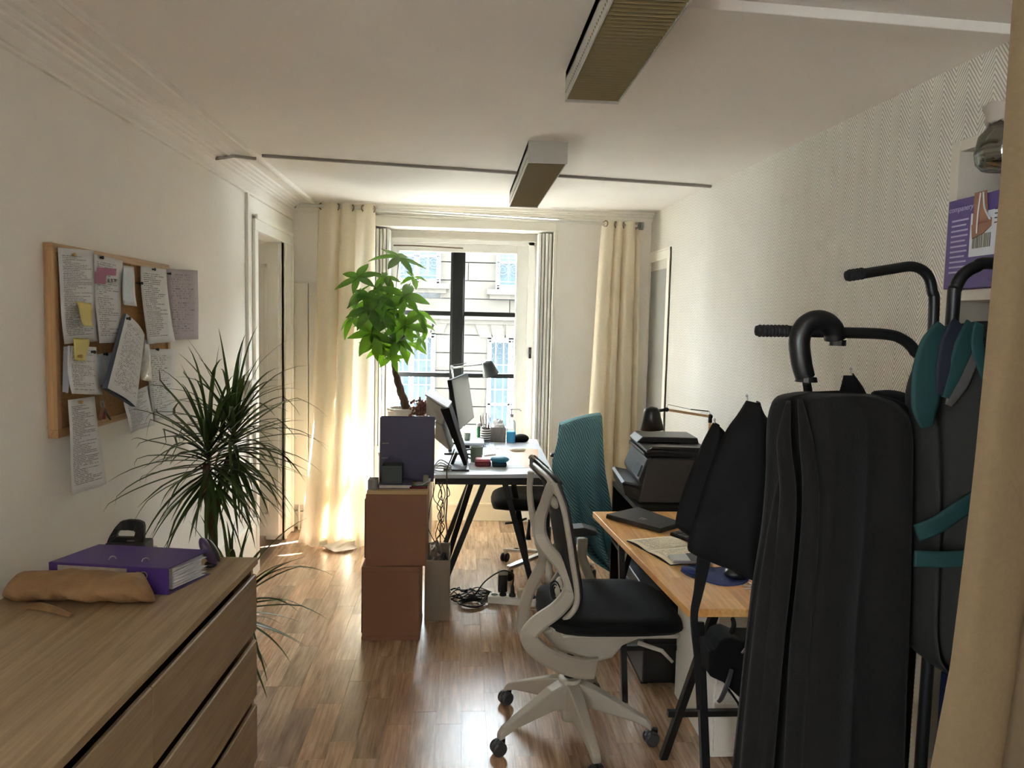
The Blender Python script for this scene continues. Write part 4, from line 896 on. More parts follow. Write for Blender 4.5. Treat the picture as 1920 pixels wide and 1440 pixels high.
# ================================================================ CORK BOARD AND PAPERS (left wall)
cb = thing('cork_board', 'wood framed cork board covered with papers on the left wall', 'notice board', (XL, 2.93, 1.58))
CX = -1.295
cTL, cTR, cBR, cBL = (-1.295,2.477,1.894), (-1.295,3.432,1.885), (-1.295,3.408,1.259), (-1.295,2.473,1.271)
y0, y1 = (cTL[1]+cBL[1])/2, (cTR[1]+cBR[1])/2; z1, z0 = (cTL[2]+cTR[2])/2, (cBL[2]+cBR[2])/2
m = MB(); m.box(XL+0.002, CX-0.008, y0+0.01, y1-0.01, z0+0.01, z1-0.01); m.build('cork_panel', 'cork', cb)
for (a, b_, c_, d_, mm_) in ((y0, y1, z1-0.026, z1, 'pine_y'), (y0, y1, z0, z0+0.026, 'pine_y'), (y0, y0+0.026, z0+0.026, z1-0.026, 'pine'), (y1-0.026, y1, z0+0.026, z1-0.026, 'pine')):
    m = MB(); m.box(XL+0.002, CX+0.004, a, b_, c_, d_); m.build('frame_rail', mm_, cb, bevel=0.002)
def pin(parent, p, mm_='blackpin', r=0.006):
    k = MB(); k.lathe([(0.002, -0.012), (0.002, 0.0), (r*0.7, 0.001), (r*0.6, 0.008), (r, 0.010), (r, 0.014), (r*0.5, 0.016)], p, 10, rotY(90)); k.build('push_pin', mm_, parent, smooth=False)
def note(name, label, tl, tr, br, bl, mm_, cat='paper', curl=0.012, seed=0, thick=0.0006, wav=0.0, nu=6, nv=10):
    m = MB()
    def bul(u, v): return curl*(v**2)*(0.6+0.8*abs(u-0.5))+wav*math.sin(u*5+v*4+seed)*v+0.0015*math.sin(v*6+seed)
    m.sheet(tl, tr, br, bl, nu, nv, bul); return tag(m.build(name, mm_, None, smooth=True, solid=thick), label, cat)
G = 'papers pinned on the cork board'
n1 = note('pinned_sheet', 'large printed sheet with a framed box, top left of the cork board', (-1.285,2.491,1.876), (-1.285,2.726,1.888), (-1.285,2.719,1.572), (-1.285,2.494,1.569), 'text3', curl=0.012); pin(n1, (-1.288,2.577,1.861), 'redpin')
n2 = note('pinned_sheet', 'printed sheet with a magenta block, second from the left on the top row', (-1.282,2.719,1.876), (-1.282,2.941,1.870), (-1.282,2.888,1.563), (-1.282,2.712,1.566), 'text5', curl=0.014, seed=2); pin(n2, (-1.284,2.762,1.867))
m = MB(); X = -1.2785
pa, pb, pc_, pd_, pe, pf = (-1.278,2.733,1.831), (-1.278,2.879,1.836), (-1.278,2.874,1.810), (-1.278,2.799,1.807), (-1.278,2.793,1.775), (-1.278,2.715,1.774)
pg = (-1.278,2.717,1.815); ph_ = (-1.278,2.732,1.816)
m.prism([pa, pb, pc_, pd_, pe, pf, pg, ph_], (-0.0008, 0, 0)); m.build('magenta_block', 'pink', n2)
for px in ((-1.278,2.816,1.789), (-1.278,2.841,1.791), (-1.278,2.867,1.792)):
    m = MB(); p = Vector(px); m.bar(p+Vector((0, -0.006, -0.005)), p+Vector((0, 0.006, 0.005)), 0.002, 0.001); m.bar(p+Vector((0, -0.006, 0.005)), p+Vector((0, 0.006, -0.005)), 0.002, 0.001); m.build('cross_mark', 'blackpin', n2)
n3 = note('photo_card', 'white bordered photo card pinned near the top centre of the board', (-1.286,2.945,1.854), (-1.286,3.047,1.855), (-1.286,3.045,1.701), (-1.286,2.930,1.705), 'tissue', 'photo', 0.01); pin(n3, (-1.286,2.991,1.857), 'redpin', 0.004)
m = MB(); m.sheet((-1.279,2.938,1.842), (-1.279,3.020,1.843), (-1.266,2.984,1.717), (-1.266,2.898,1.721), 3, 6, lambda u, v: 0.001); m.build('picture', 'photo', n3, solid=0.0005)
n4 = note('pinned_sheet', 'printed sheet at the top right of the cork board', (-1.285,3.108,1.862), (-1.285,3.369,1.867), (-1.280,3.385,1.552), (-1.280,3.093,1.551), 'text1', curl=0.022, seed=4, wav=0.003); pin(n4, (-1.286,3.219,1.857)); pin(n4, (-1.280,3.078,1.793))
n5 = note('pinned_sheet', 'lilac grey sheet stuck partly beyond the right edge of the board', (-1.288,3.371,1.870), (-1.296,3.791,1.891), (-1.296,3.779,1.554), (-1.288,3.395,1.561), 'lilac', curl=0.004, seed=5); pin(n5, (-1.286,3.383,1.850))
n6 = note('sticky_note', 'upper yellow sticky note stuck on the large printed sheet', (-1.270,2.571,1.708), (-1.270,2.671,1.703), (-1.250,2.629,1.625), (-1.245,2.551,1.628), 'yellow', 'sticky note', 0.004)
n8 = note('pinned_sheet', 'curling stack of sheets at the left of the middle row', (-1.275,2.517,1.563), (-1.275,2.701,1.552), (-1.262,2.673,1.388), (-1.262,2.471,1.412), 'text0', curl=0.02, seed=7, thick=0.003); pin(n8, (-1.270,2.659,1.537))
m = MB(); m.sheet((-1.286,2.512,1.560), (-1.280,2.537,1.563), (-1.262,2.474,1.413), (-1.275,2.477,1.416), 3, 6, lambda u, v: 0.012*math.sin(PI*u)); m.build('back_sheet', mat('blue_grey_sheet', (150, 152, 164), 0.7), n8, solid=0.001)
n7 = note('sticky_note', 'lower yellow sticky note pinned over the curling stack', (-1.262,2.525,1.589), (-1.262,2.637,1.583), (-1.256,2.585,1.510), (-1.256,2.520,1.515), 'yellow', 'sticky note', 0.003); pin(n7, (-1.256,2.541,1.528), 'redpin')
n9 = note('photo_card', 'small pale blue photo beside the tilted booklet', (-1.286,2.727,1.526), (-1.286,2.856,1.527), (-1.282,2.822,1.417), (-1.282,2.721,1.417), mat('pale_blue_photo', (196, 212, 226), 0.4, var=0.12, vscale=40), 'photo', 0.006); pin(n9, (-1.286,2.782,1.524))
bo = thing('tilted_booklet', 'thick booklet pinned askew in the middle of the board', 'booklet', (-1.270,2.921,1.526))
m = MB(); m.sheet((-1.262,2.918,1.671), (-1.250,3.047,1.589), (-1.215,2.875,1.323), (-1.215,2.654,1.413), 8, 12, lambda u, v: 0.01*math.sin(PI*u)); m.build('front_page', 'text2', bo, solid=0.0012)
m = MB(); a, b_, c_, d_ = [Vector(p) for p in ((-1.262,2.918,1.671), (-1.250,3.047,1.589), (-1.215,2.875,1.323), (-1.215,2.654,1.413))]
o_ = Vector((-0.016, -0.003, 0.002)); o2 = Vector((-0.016, -0.008, 0.0))
m.quadbox([a+o2*0.6, b_+o_*0.6, c_+o_, d_+o2, a+Vector((-.002, 0, 0)), b_+Vector((-.002, 0, 0)), c_+Vector((-.002, 0, 0)), d_+Vector((-.002, 0, 0))]); m.build('booklet_block', mat('slate_cover', (66, 76, 92), 0.6), bo)
pin(bo, (-1.258,2.908,1.653), 'blackpin', 0.007)
n12 = note('pinned_sheet', 'printed sheet at the right of the lower row with a lifting corner', (-1.272,3.113,1.529), (-1.255,3.391,1.522), (-1.276,3.350,1.221), (-1.276,3.153,1.228), 'text4', curl=0.012, seed=9); pin(n12, (-1.270,3.198,1.526))
n13 = note('pinned_sheet', 'printed sheet hanging below the tilted booklet', (-1.276,2.909,1.361), (-1.276,3.148,1.381), (-1.262,3.123,1.219), (-1.255,2.891,1.219), 'text1', curl=0.01, seed=11, wav=0.006)
bg_ = MB(); bg_.sheet((-1.262,3.070,1.571), (-1.262,3.116,1.562), (-1.255,3.128,1.396), (-1.255,3.017,1.414), 5, 8, lambda u, v: 0.012*math.sin(PI*u)*math.sin(PI*v)+0.003*math.sin(9*u+7*v)); tag(bg_.build('clear_sachet', mat('clear_sachet', (186, 186, 180), 0.25, var=0.2, vscale=50), None, smooth=True, solid=0.001), 'small crinkled clear sachet beside the tilted booklet', 'bag')
n14 = note('pinned_sheet', 'long printed sheet hanging below the board frame at the left', (-1.270,2.498,1.388), (-1.270,2.675,1.382), (-1.285,2.738,1.060), (-1.270,2.489,1.076), 'text3', curl=0.02, seed=13, wav=0.008, nv=16); pin(n14, (-1.270,2.562,1.374), 'redpin')
ky = thing('key_bunch', 'small bunch of keys hanging at the bottom of the cork board', 'keys', (-1.288,2.770,1.340))
m = MB(); m.torus((-1.288,2.770,1.344), 0.012, 0.002, rotY(80), 16, 6); m.build('key_ring', 'alu', ky, smooth=True)
for q, tip in enumerate(((-1.284,2.739,1.290), (-1.282,2.766,1.290), (-1.284,2.820,1.281))):
    p = Vector((-1.286,2.769,1.332)); m = MB(); m.bar(p, Vector(tip), 0.012 if q < 2 else 0.006, 0.003, (0, 1, 0)); m.ball(p.lerp(Vector(tip), 0.35), (0.003, 0.011, 0.012), 10, 6); m.build('key', ('tan', 'maroon', 'blackpin')[q], ky)

# ================================================================ ON THE CHEST OF DRAWERS
lb = thing('lever_arch_binder', 'purple lever arch binder lying flat on the chest of drawers', 'binder', (-0.995,2.315,0.900))
TFL, TFR, TBR, TBL = [Vector(p) for p in ((-1.183,2.204,0.948), (-0.823,2.143,0.948), (-0.779,2.292,0.948), (-1.125,2.377,0.948))]
def dn(v, z): return Vector((v.x, v.y, z))
TBR = TFR+(TBL-TFL)*1.02
m = MB(); m.quadbox([dn(p, 0.9455) for p in (TFL, TFR, TBR, TBL)]+[dn(p, 0.948) for p in (TFL, TFR, TBR, TBL)]); m.quadbox([dn(p, 0.871) for p in (TFL, TFR, TBR, TBL)]+[dn(p, 0.8735) for p in (TFL, TFR, TBR, TBL)])
n_ = (TFL-TBL).normalized()*0.004; m.quadbox([dn(p, 0.871) for p in (TFL+n_, TFR+n_, TFR, TFL)]+[dn(p, 0.948) for p in (TFL+n_, TFR+n_, TFR, TFL)]); m.build('cover', 'purple', lb, bevel=0.0015)
ex = (TFR-TFL).normalized(); ey = (TBL-TFL).normalized()
def onb(a, b_, z): p = TFL+ex*a+ey*b_; return Vector((p.x, p.y, z))
W_ = (TFR-TFL).length; D_ = (TBL-TFL).length
m = MB(); m.quadbox([onb(0.01, 0.03, 0.876), onb(W_-0.012, 0.03, 0.876), onb(W_-0.02, D_-0.012, 0.876), onb(0.01, D_-0.012, 0.876), onb(0.01, 0.03, 0.938), onb(W_-0.012, 0.03, 0.938), onb(W_-0.02, D_-0.012, 0.934), onb(0.01, D_-0.012, 0.934)]); m.build('pages', 'pagesm', lb)
for i in range(7):
    m = MB(); z = 0.878+i*0.009; e = random.uniform(-0.006, 0.004); m.quadbox([onb(W_-0.04, 0.03, z), onb(W_-0.008+e, 0.03, z), onb(W_-0.006-e*2, D_-0.02, z), onb(W_-0.04, D_-0.02, z), onb(W_-0.04, 0.03, z+0.003), onb(W_-0.008+e, 0.03, z+0.004), onb(W_-0.006-e*2, D_-0.02, z+0.001), onb(W_-0.04, D_-0.02, z+0.001)]); m.build('divider', 'tissue', lb)
m = MB(); sp = -0.0065; m.quadbox([onb(0.03, sp, 0.925), onb(W_*0.66, sp, 0.925), onb(W_*0.66, sp+0.002, 0.925), onb(0.03, sp+0.002, 0.925), onb(0.03, sp, 0.942), onb(W_*0.66, sp, 0.942), onb(W_*0.66, sp+0.002, 0.942), onb(0.03, sp+0.002, 0.942)]); m.build('spine_label', mat('spine_label_card', (176, 166, 150), 0.6, var=0.15, vscale=30), lb)
for a in (0.42, 0.70):
    m = MB(); m.torus(onb(W_*a, 0.05, 0.949), 0.009, 0.0018, rotX(90) @ rotY(30), 14, 6); m.build('ring_eyelet', 'alu', lb, smooth=True)
m = MB(); m.torus(onb(W_*0.80, -0.006, 0.925), 0.011, 0.0018, rotZ(math.degrees(math.atan2(ex.y, ex.x))) @ rotX(90), 16, 6); m.build('finger_ring', 'alu', lb, smooth=True)
# kraft paper bag lying in front
pbg = thing('kraft_paper_bag', 'folded brown kraft paper bag lying in front of the purple binder', 'paper bag', (-1.050,2.074,0.890))
A0, A1 = Vector((-1.268,2.117,0.905)), Vector((-0.839,2.081,0.905))
def bag_pt(u, v):
    a = 2*PI*u; t = v; ax = A0*(1-t)+A1*t
    prof = min(1, (t/0.10))**0.5*min(1, ((1-t)/0.10))**0.6 if 0 < t < 1 else 0.0
    wd_ = 0.068*prof*(0.75+0.4*math.sin(PI*t)); ht = 0.036*prof*(0.85+0.3*math.sin(PI*t*0.9))
    cr_ = 1.03+0.05*math.sin(9*t*PI+3*math.sin(a))-0.10*abs(math.sin(7*t+1.5*a))**0.5+0.05*abs(math.sin(19*t-2*a+1))+0.10*math.sin(31*t+a*5)*(0.2+2.2*max(0, t-0.78))
    p = ax+Vector((0.18, -0.98, 0))*(math.cos(a)*wd_*cr_-0.01); z = 0.872+ht+0.036*prof*math.sin(a)*(cr_)+0.0
    return (p.x, p.y, max(0.8715, z))
m = MB(); m.grid(bag_pt, 28, 44, True); m.build('bag_body', 'kraft', pbg, smooth=True)
m = MB(); f0, f1, f2, f3 = [Vector(p) for p in ((-1.171,2.039,0.874), (-1.140,2.059,0.884), (-1.006,1.975,0.884), (-1.018,1.978,0.873))]
m.sheet(f1, f2, f3, f0, 6, 3, lambda u, v: 0.004*math.sin(PI*u), (0, 0, 1)); m.build('folded_flap', 'kraft', pbg, solid=0.001)
# hole punch behind the binder
hp = thing('hole_punch', 'black hole punch with slotted lever standing behind the purple binder', 'hole punch', (-1.116,2.544,0.870))
def rr(c, y, z): return (c, y, z)
HY = 2.50; hx = lambda px, py: None
o_ = [(-1.148,2.470,0.916), (-1.139,2.470,0.941), (-1.120,2.470,0.973), (-1.100,2.470,0.995), (-1.076,2.470,1.000), (-1.046,2.470,0.998), (-1.029,2.470,0.990), (-1.026,2.470,0.974), (-1.030,2.470,0.917)]
i_ = [(-1.114,2.470,0.943), (-1.114,2.470,0.950), (-1.107,2.470,0.963), (-1.097,2.470,0.965), (-1.077,2.470,0.965), (-1.060,2.470,0.963), (-1.055,2.470,0.959), (-1.057,2.470,0.950), (-1.059,2.470,0.942)]
m = MB()
for k in range(9):
    k2 = (k+1) % 9
    a, b_, c_, d_ = o_[k], o_[k2], i_[k2], i_[k]; off = Vector((0.0, 0.018, 0.0))
    m.quadbox([Vector(q) for q in (a, b_, c_, d_)]+[Vector(q)+off for q in (a, b_, c_, d_)])
m.build('lever', 'blackp', hp, bevel=0.002)
bl_, br_ = Vector((-1.147,2.460,0.919)), Vector((-1.019,2.460,0.916))
m = MB(); m.box(bl_.x, br_.x, 2.455, 2.53, 0.8715, bl_.z+0.006); m.build('punch_base', 'blackp', hp, bevel=0.006)
m = MB(); q = Vector((-1.068,2.468,0.931)); m.box(q.x-0.012, q.x+0.012, 2.4675, 2.4695, q.z-0.002, q.z+0.002); m.build('stamped_mark', 'alu', hp)
m = MB(); m.box(br_.x-0.002, br_.x+0.014, 2.48, 2.52, 0.872, 0.90); m.build('paper_guide', 'clear', hp)
# purple stapler leaning by the binder
stp = thing('stapler', 'small dark purple stapler standing at the corner of the purple binder', 'stapler', (-0.802,2.417,0.870))
sc_ = Vector((-0.792,2.380,0.924)); rt = rotY(-28) @ rotZ(20)
m = MB(); m.ball(sc_, (0.019, 0.026, 0.050), 14, 10, rt); m.build('stapler_arm', mat('purple_plastic', (58, 44, 74), 0.3), stp, smooth=True)
m = MB(); m.ball(sc_+rt @ Vector((0.014, 0.004, -0.006)), (0.013, 0.022, 0.042), 14, 10, rt); m.build('stapler_base', 'blackp', stp, smooth=True)
m = MB(); m.ball(sc_+rt @ Vector((-0.006, -0.012, 0.006)), (0.009, 0.012, 0.026), 12, 8, rt); m.build('grey_inlay', 'greyp', stp, smooth=True)
m = MB(); q = Vector((-0.780,2.380,0.884)); m.ball((q.x-0.004, q.y, 0.8825), (0.020, 0.020, 0.0115), 12, 8); m.build('stapler_foot', 'blackp', stp, smooth=True)

# ================================================================ PLANTS
def blade(p0, d, L, w, droop, seg=9, curl=0.0, kink=None):
    m = MB(); d = Vector(d).normalized(); p = Vector(p0); side = d.cross(Vector((0, 0, 1)))
    side = side.normalized() if side.length > 1e-3 else Vector((1, 0, 0)); st = L/seg; b0 = 0
    for i in range(seg+1):
        t = i/seg; ww = w*(0.45+0.55*min(1, t*5))*(1-t**2.2)*0.5+0.0004
        up = side.cross(d).normalized()
        m.v += [p-side*ww+up*ww*0.35, p-up*ww*0.12, p+side*ww+up*ww*0.35]
        if i: 
            b = 3*i; m.f += [[b-3, b-2, b+1, b], [b-2, b-1, b+2, b+1]]
        p = p+d*st; p.x = max(p.x, XL+0.10 if (p.y < 3.45 and p.z > 1.1) else XL+0.02); k = droop*st*(1+(2.5 if kink and abs(t-kink) < 0.08 else 0))*(0.4+1.2*t)
        d = (d+Vector((0, 0, -1))*k+side*curl*st).normalized()
    return m
rnd = random.Random(21)
dp = thing('dracaena_plant', 'tall spiky dracaena plant in a pot behind the chest of drawers', 'potted plant', (-1.0, 3.1, 0.0))
m = MB(); m.lathe([(0.10, 0.0), (0.125, 0.02), (0.15, 0.24), (0.158, 0.25), (0.158, 0.27), (0.145, 0.27), (0.14, 0.245)], (-1.0, 3.05, 0), 20); m.build('pot', 'pot', dp, smooth=False)
m = MB(); m.lathe([(0.14, 0.20), (0.14, 0.246)], (-1.0, 3.05, 0), 20); m.build('soil', 'soil', dp)
tk = cr_spline([(-1.0, 3.05, 0.24), (-1.01, 3.07, 0.5), (-1.011,3.100,0.707), (-1.018,3.100,0.808), (-1.030,3.100,0.898), (-1.038,3.100,0.976), (-1.033,3.100,1.065)], 5)
m = MB(); m.tube(tk, [0.022, 0.02, 0.018, 0.016, 0.014, 0.013, 0.016], 9); m.build('trunk', 'trunk', dp, smooth=True)
t2 = cr_spline([(-1.012,3.100,0.752), (-1.010,3.130,0.834), (-1.006,3.160,0.940), (-0.969,3.200,1.092)], 5)
m = MB(); m.tube(t2, [0.013, 0.012, 0.012, 0.014], 8); m.build('branch', 'trunk', dp, smooth=True)
t3 = cr_spline([(-1.0, 3.05, 0.24), (-0.97, 3.0, 0.36), (-0.93, 2.95, 0.50)], 4); m = MB(); m.tube(t3, [0.014, 0.012, 0.011], 8); m.build('branch', 'trunk', dp, smooth=True)
heads = [((-1.024,3.100,1.098), 92, 0.52, 0.17), ((-0.955,3.200,1.156), 88, 0.50, 0.17), ((-0.89, 2.96, 0.52), 62, 0.46, 0.13)]
for (c, n, L, spr) in heads:
    c = Vector(c)
    for i in range(n):
        t = i/n; az = i*2.39996+rnd.uniform(-0.2, 0.2); el = R(80-135*t**0.9+rnd.uniform(-10, 10))
        d = Vector((math.cos(az)*math.cos(el), math.sin(az)*math.cos(el), math.sin(el)))
        p = c+Vector((0, 0, 0.05-spr*t))
        ll = L*rnd.uniform(0.7, 1.0)*(0.75+0.25*math.sin(PI*min(1, t+0.2)))
        if d.x < -0.3: ll = min(ll, (c.x-XL-0.0)/(-d.x)*0.97+0.06)
        if c.z < 0.6 and d.y < -0.2: ll = min(ll, 0.34/(-d.y))
        blade(p, d, ll, rnd.uniform(0.014, 0.021), rnd.uniform(1.2, 4.2), 9, rnd.uniform(-0.6, 0.6), rnd.choice((None, None, 0.55))).build('leaf', 'dracleaf', dp, smooth=True)
for tip in ((-0.931,3.140,1.410), (-0.944,3.100,1.391)):
    c = Vector((-0.983,3.150,1.213)); d = Vector(tip)-c; blade(c-d*0.35, d, d.length*1.4, 0.02, 0.25).build('leaf', 'dracleaf', dp, smooth=True)

st_ = thing('plant_table', 'small white side table carrying the money tree by the window', 'side table', (-0.375, 5.32, 0.0))
m = MB(); m.box(-0.565, -0.19, 5.16, 5.48, 0.73, 0.755); m.build('table_top', 'white', st_, bevel=0.003)
for x in (-0.545, -0.21):
    for y in (5.18, 5.46):
        m = MB(); m.bar((x, y, 0.73), (x, y, 0.0), 0.028); m.build('leg', 'white', st_)

mt = thing('money_tree_plant', 'bushy money tree with braided trunk in a white pot by the window', 'potted plant', (-0.42, 5.32, 0.755))
m = MB(); m.lathe([(0.05, 0.755), (0.075, 0.76), (0.098, 1.03), (0.104, 1.035), (0.104, 1.05), (0.096, 1.05), (0.09, 1.03)], (-0.42, 5.32, 0), 24); m.build('pot', 'pot', mt, smooth=False)
m = MB(); m.lathe([(0.09, 1.0), (0.09, 1.035)], (-0.42, 5.32, 0), 20); m.build('soil', 'soil', mt)
axis_ = cr_spline([(-0.374,5.300,1.032), (-0.421,5.300,1.164), (-0.455,5.300,1.277), (-0.471,5.300,1.371), (-0.480,5.300,1.483)], 8)
for s_ in range(3):
    pts = []
    for i, p in enumerate(axis_):
        a = i*0.42+s_*2*PI/3; r_ = 0.014*(1-0.5*i/len(axis_)); pts.append(p+Vector((math.cos(a)*r_, math.sin(a)*r_, 0)))
    m = MB(); m.tube(pts, [0.021, 0.015, 0.011], 8); m.build('trunk', 'trunk', mt, smooth=True)
def leaflet_mesh(L, W, fold, droop):
    m = MB(); n = 7
    for i in range(n+1):
        t = i/n; w = W*math.sin(PI*min(1, t**0.8*0.97+0.015))**0.9*0.5+0.0008; z = -droop*t*t*L
        m.v += [(-w, t*L, z+fold*w), (0, t*L, z), (w, t*L, z+fold*w)]
        if i: b = 3*i; m.f += [[b-3, b-2, b+1, b], [b-2, b-1, b+2, b+1]]
    return m
LM = []
ORG[mt.name] = Vector((0, 0, 0))
for k in range(6):
    o = leaflet_mesh(1.0, 0.34+0.04*(k % 3), 0.25+0.1*(k % 2), 0.06+0.07*k).build('leaflet', 'leaf', None, smooth=True); LM.append(o.data); bpy.data.objects.remove(o)
base = Vector((-0.42, 5.32, 0.755)); rnd = random.Random(5)
def cluster(tip, stem_from, L, n=6, nrm=(0, -0.4, 0.9), spin=0.0):
    tip, sf = Vector(tip), Vector(stem_from); mid = (tip+sf)/2+Vector((0, 0, 0.03))
    m = MB(); m.tube(cr_spline([sf-base, mid-base, tip-base], 4), 0.0028, 6); m.build('leaf_stem', 'trunk' if L > 9 else 'stemgreen', mt, smooth=True)
    N = Vector(nrm).normalized(); X = N.orthogonal().normalized(); Y = N.cross(X)
    for i in range(n):
        a = spin+2*PI*i/n+rnd.uniform(-0.2, 0.2); d = (X*math.cos(a)+Y*math.sin(a)); d = (d*0.95+Vector((0, 0, -0.22))+N*0.10).normalized()
        s_ = d.cross(N).normalized(); up = s_.cross(d).normalized()
        ll = L*rnd.uniform(0.75, 1.08)
        o = bpy.data.objects.new('leaflet', rnd.choice(LM)); C.objects.link(o); o.parent = mt
        mm_ = Matrix((s_, d, up)).transposed().to_4x4(); o.matrix_local = Matrix.Translation(tip-base) @ mm_ @ Matrix.Scale(ll, 4)
M['stemgreen'] = mat('green_stem', (84, 106, 52), 0.6)
top_ = Vector(axis_[-1])
CL = [((-0.443,5.280,2.099), 0.20, 6), ((-0.718,5.260,1.955), 0.17, 6), ((-0.546,5.360,1.969), 0.15, 5), ((-0.747,5.220,1.679), 0.16, 5), ((-0.728,5.340,1.851), 0.15, 5), ((-0.627,5.180,1.739), 0.19, 7), ((-0.404,5.240,1.837), 0.20, 6), ((-0.314,5.340,1.731), 0.18, 5), ((-0.617,5.200,1.576), 0.19, 6), ((-0.527,5.300,1.733), 0.18, 6), ((-0.500,5.400,1.878), 0.16, 5), ((-0.388,5.200,1.636), 0.17, 6), ((-0.446,5.250,1.523), 0.17, 6), ((-0.298,5.300,1.547), 0.13, 5), ((-0.550,5.300,1.482), 0.17, 6), ((-0.670,5.420,1.666), 0.17, 5), ((-0.381,5.380,1.502), 0.15, 5), ((-0.483,5.440,1.671), 0.18, 6), ((-0.564,5.200,1.814), 0.17, 6), ((-0.479,5.220,1.420), 0.13, 5), ((-0.751,5.400,1.759), 0.15, 5), ((-0.350,5.400,1.976), 0.14, 4), ((-0.649,5.240,1.831), 0.15, 5), ((-0.428,5.340,1.566), 0.15, 6), ((-0.612,5.260,1.482), 0.14, 5), ((-0.265,5.300,1.638), 0.13, 4)]
for (p, L, n) in CL:
    p = Vector(p); o_ = (p-Vector((-0.507,5.300,1.670))); cluster(p, top_+Vector((0, 0, rnd.uniform(-0.05, 0.32))), L, n, (o_.x*1.6+rnd.uniform(-0.3, 0.3), -0.45+o_.y*1.2+rnd.uniform(-0.3, 0.2), 0.55+o_.z*0.5), rnd.uniform(0, 6))
m = MB(); m.tube(cr_spline([top_-base, Vector((-0.497,5.310,1.633))-base, Vector((-0.520,5.300,1.818))-base, Vector((-0.502,5.290,1.966))-base], 5), [0.010, 0.007, 0.005, 0.003], 7); m.build('trunk', 'trunk', mt, smooth=True)
ORG[mt.name] = base.copy()
df = thing('dried_flowers', 'bunch of dried brown pink flowers beside the money tree pot', 'dried flowers', (-0.27, 5.28, 0.755))
m = MB(); m.lathe([(0.03, 0.755), (0.035, 0.76), (0.04, 1.0), (0.042, 1.005), (0.036, 1.0)], (-0.27, 5.28, 0), 16); m.build('vase', 'pot', df)
m = MB(); m2 = MB(); rnd = random.Random(9)
for i in range(130):
    a = rnd.uniform(0, 2*PI); r_ = rnd.uniform(0.01, 0.085); p = Vector((-0.272+math.cos(a)*r_, 5.26+math.sin(a)*r_, 1.10-0.5*r_+rnd.uniform(-0.06, 0.04))); m.tube([(-0.27, 5.28, 0.98), p], 0.0012, 4); m2.ball(p, rnd.uniform(0.006, 0.012), 6, 4)
tag(m.build('dry_stems', 'dried', df), kind='stuff'); tag(m2.build('flower_heads', 'dried', df), kind='stuff')
# ================================================================ ON THE WHITE DESK
ZD = 0.74
def slab(mb, poly, z0, z1): return mb.prism([(p[0], p[1], z0) for p in poly], (0, 0, z1-z0))
# far silver-faced monitor, seen from its screen side
mo = thing('monitor', 'tilted monitor with a grey blank screen on the white desk', 'monitor', (0.0, 5.3, ZD))
a0, a1, b1, b0 = [Vector(p) for p in ((-0.066,5.080,1.274), (-0.005,5.080,0.924), (0.102,5.460,0.968), (0.049,5.460,1.298))]
nn = (a1-a0).cross(b0-a0).normalized(); nn = nn if nn.x < 0 else -nn
m = MB(); off = nn*0.03; m.quadbox([a1, b1, b0, a0, a1+off, b1+off, b0+off, a0+off]); m.build('casing', 'panelblack', mo, bevel=0.004)
m = MB(); f = -nn*0.002; cen = (a0+a1+b0+b1)/4; q = [cen+(p-cen)*0.965+f for p in (a1, b1, b0, a0)]; m.quadbox([p-f*0.9 for p in q]+q); m.build('screen', 'screen', mo)
cb_ = cen+off
m = MB(); m.bar(cb_, cb_+Vector((-0.05, 0, -0.02)), 0.09, 0.09); m.bar(cb_+Vector((-0.05, 0, 0.03)), (cb_.x-0.06, cb_.y, ZD+0.01), 0.05, 0.025); m.build('stand', 'blackp', mo, bevel=0.003)
m = MB(); m.box(cb_.x-0.10, cb_.x+0.10, cb_.y-0.1, cb_.y+0.1, ZD, ZD+0.012); m.build('foot_plate', 'blackp', mo, bevel=0.004)
# near screen seen edge-on with its pale back
nm = thing('monitor', 'black monitor seen edge on with a pale bulky back on the white desk', 'monitor', (-0.08, 4.75, ZD))
e = [(-0.084,4.660,1.126), (-0.046,4.800,1.124), (0.078,4.800,0.735), (0.035,4.620,0.766)]
P0, P1 = Vector((-0.071,4.660,1.133)), Vector((0.049,4.640,0.773)); dep = Vector((0.012, 0.28, 0.0)); th = Vector((-0.055, 0.0, -0.012))
m = MB(); m.quadbox([P1+th*0.4, P1, P1+dep, P1+dep+th*0.4, P0+th, P0, P0+dep, P0+dep+th]); m.build('panel', 'panelblack', nm, bevel=0.004)
m = MB(); A = [Vector(p) for p in ((-0.220,4.780,1.185), (-0.085,4.700,1.114), (-0.100,4.700,1.033), (-0.117,4.700,1.016), (-0.218,4.780,1.075))]; m.prism(A, (0.02, 0.26, 0.012)); m.build('back_housing', 'silver', nm, bevel=0.008)
m = MB(); A = [Vector(p) for p in ((-0.226,4.770,1.193), (-0.078,4.690,1.119), (-0.078,4.690,1.129), (-0.226,4.770,1.203))]; m.prism(A, (0.02, 0.27, 0.012)); m.build('housing_lid', 'tissue', nm)
m = MB(); A = [Vector(p) for p in ((-0.158,4.720,1.036), (-0.113,4.700,1.009), (-0.057,4.680,0.853), (-0.080,4.680,0.866), (-0.160,4.720,0.927))]; m.prism(A, (0.02, 0.22, 0.0)); m.build('lower_back', 'silver', nm, bevel=0.005)
m = MB(); p = Vector((0.001,4.700,0.795)); m.bar(p+Vector((-0.02, 0.1, 0.03)), (p.x-0.05, p.y+0.1, ZD+0.006), 0.05, 0.02); m.box(p.x-0.10, p.x+0.06, 4.60, 4.90, ZD, ZD+0.012); m.build('stand', 'blackp', nm, bevel=0.003)
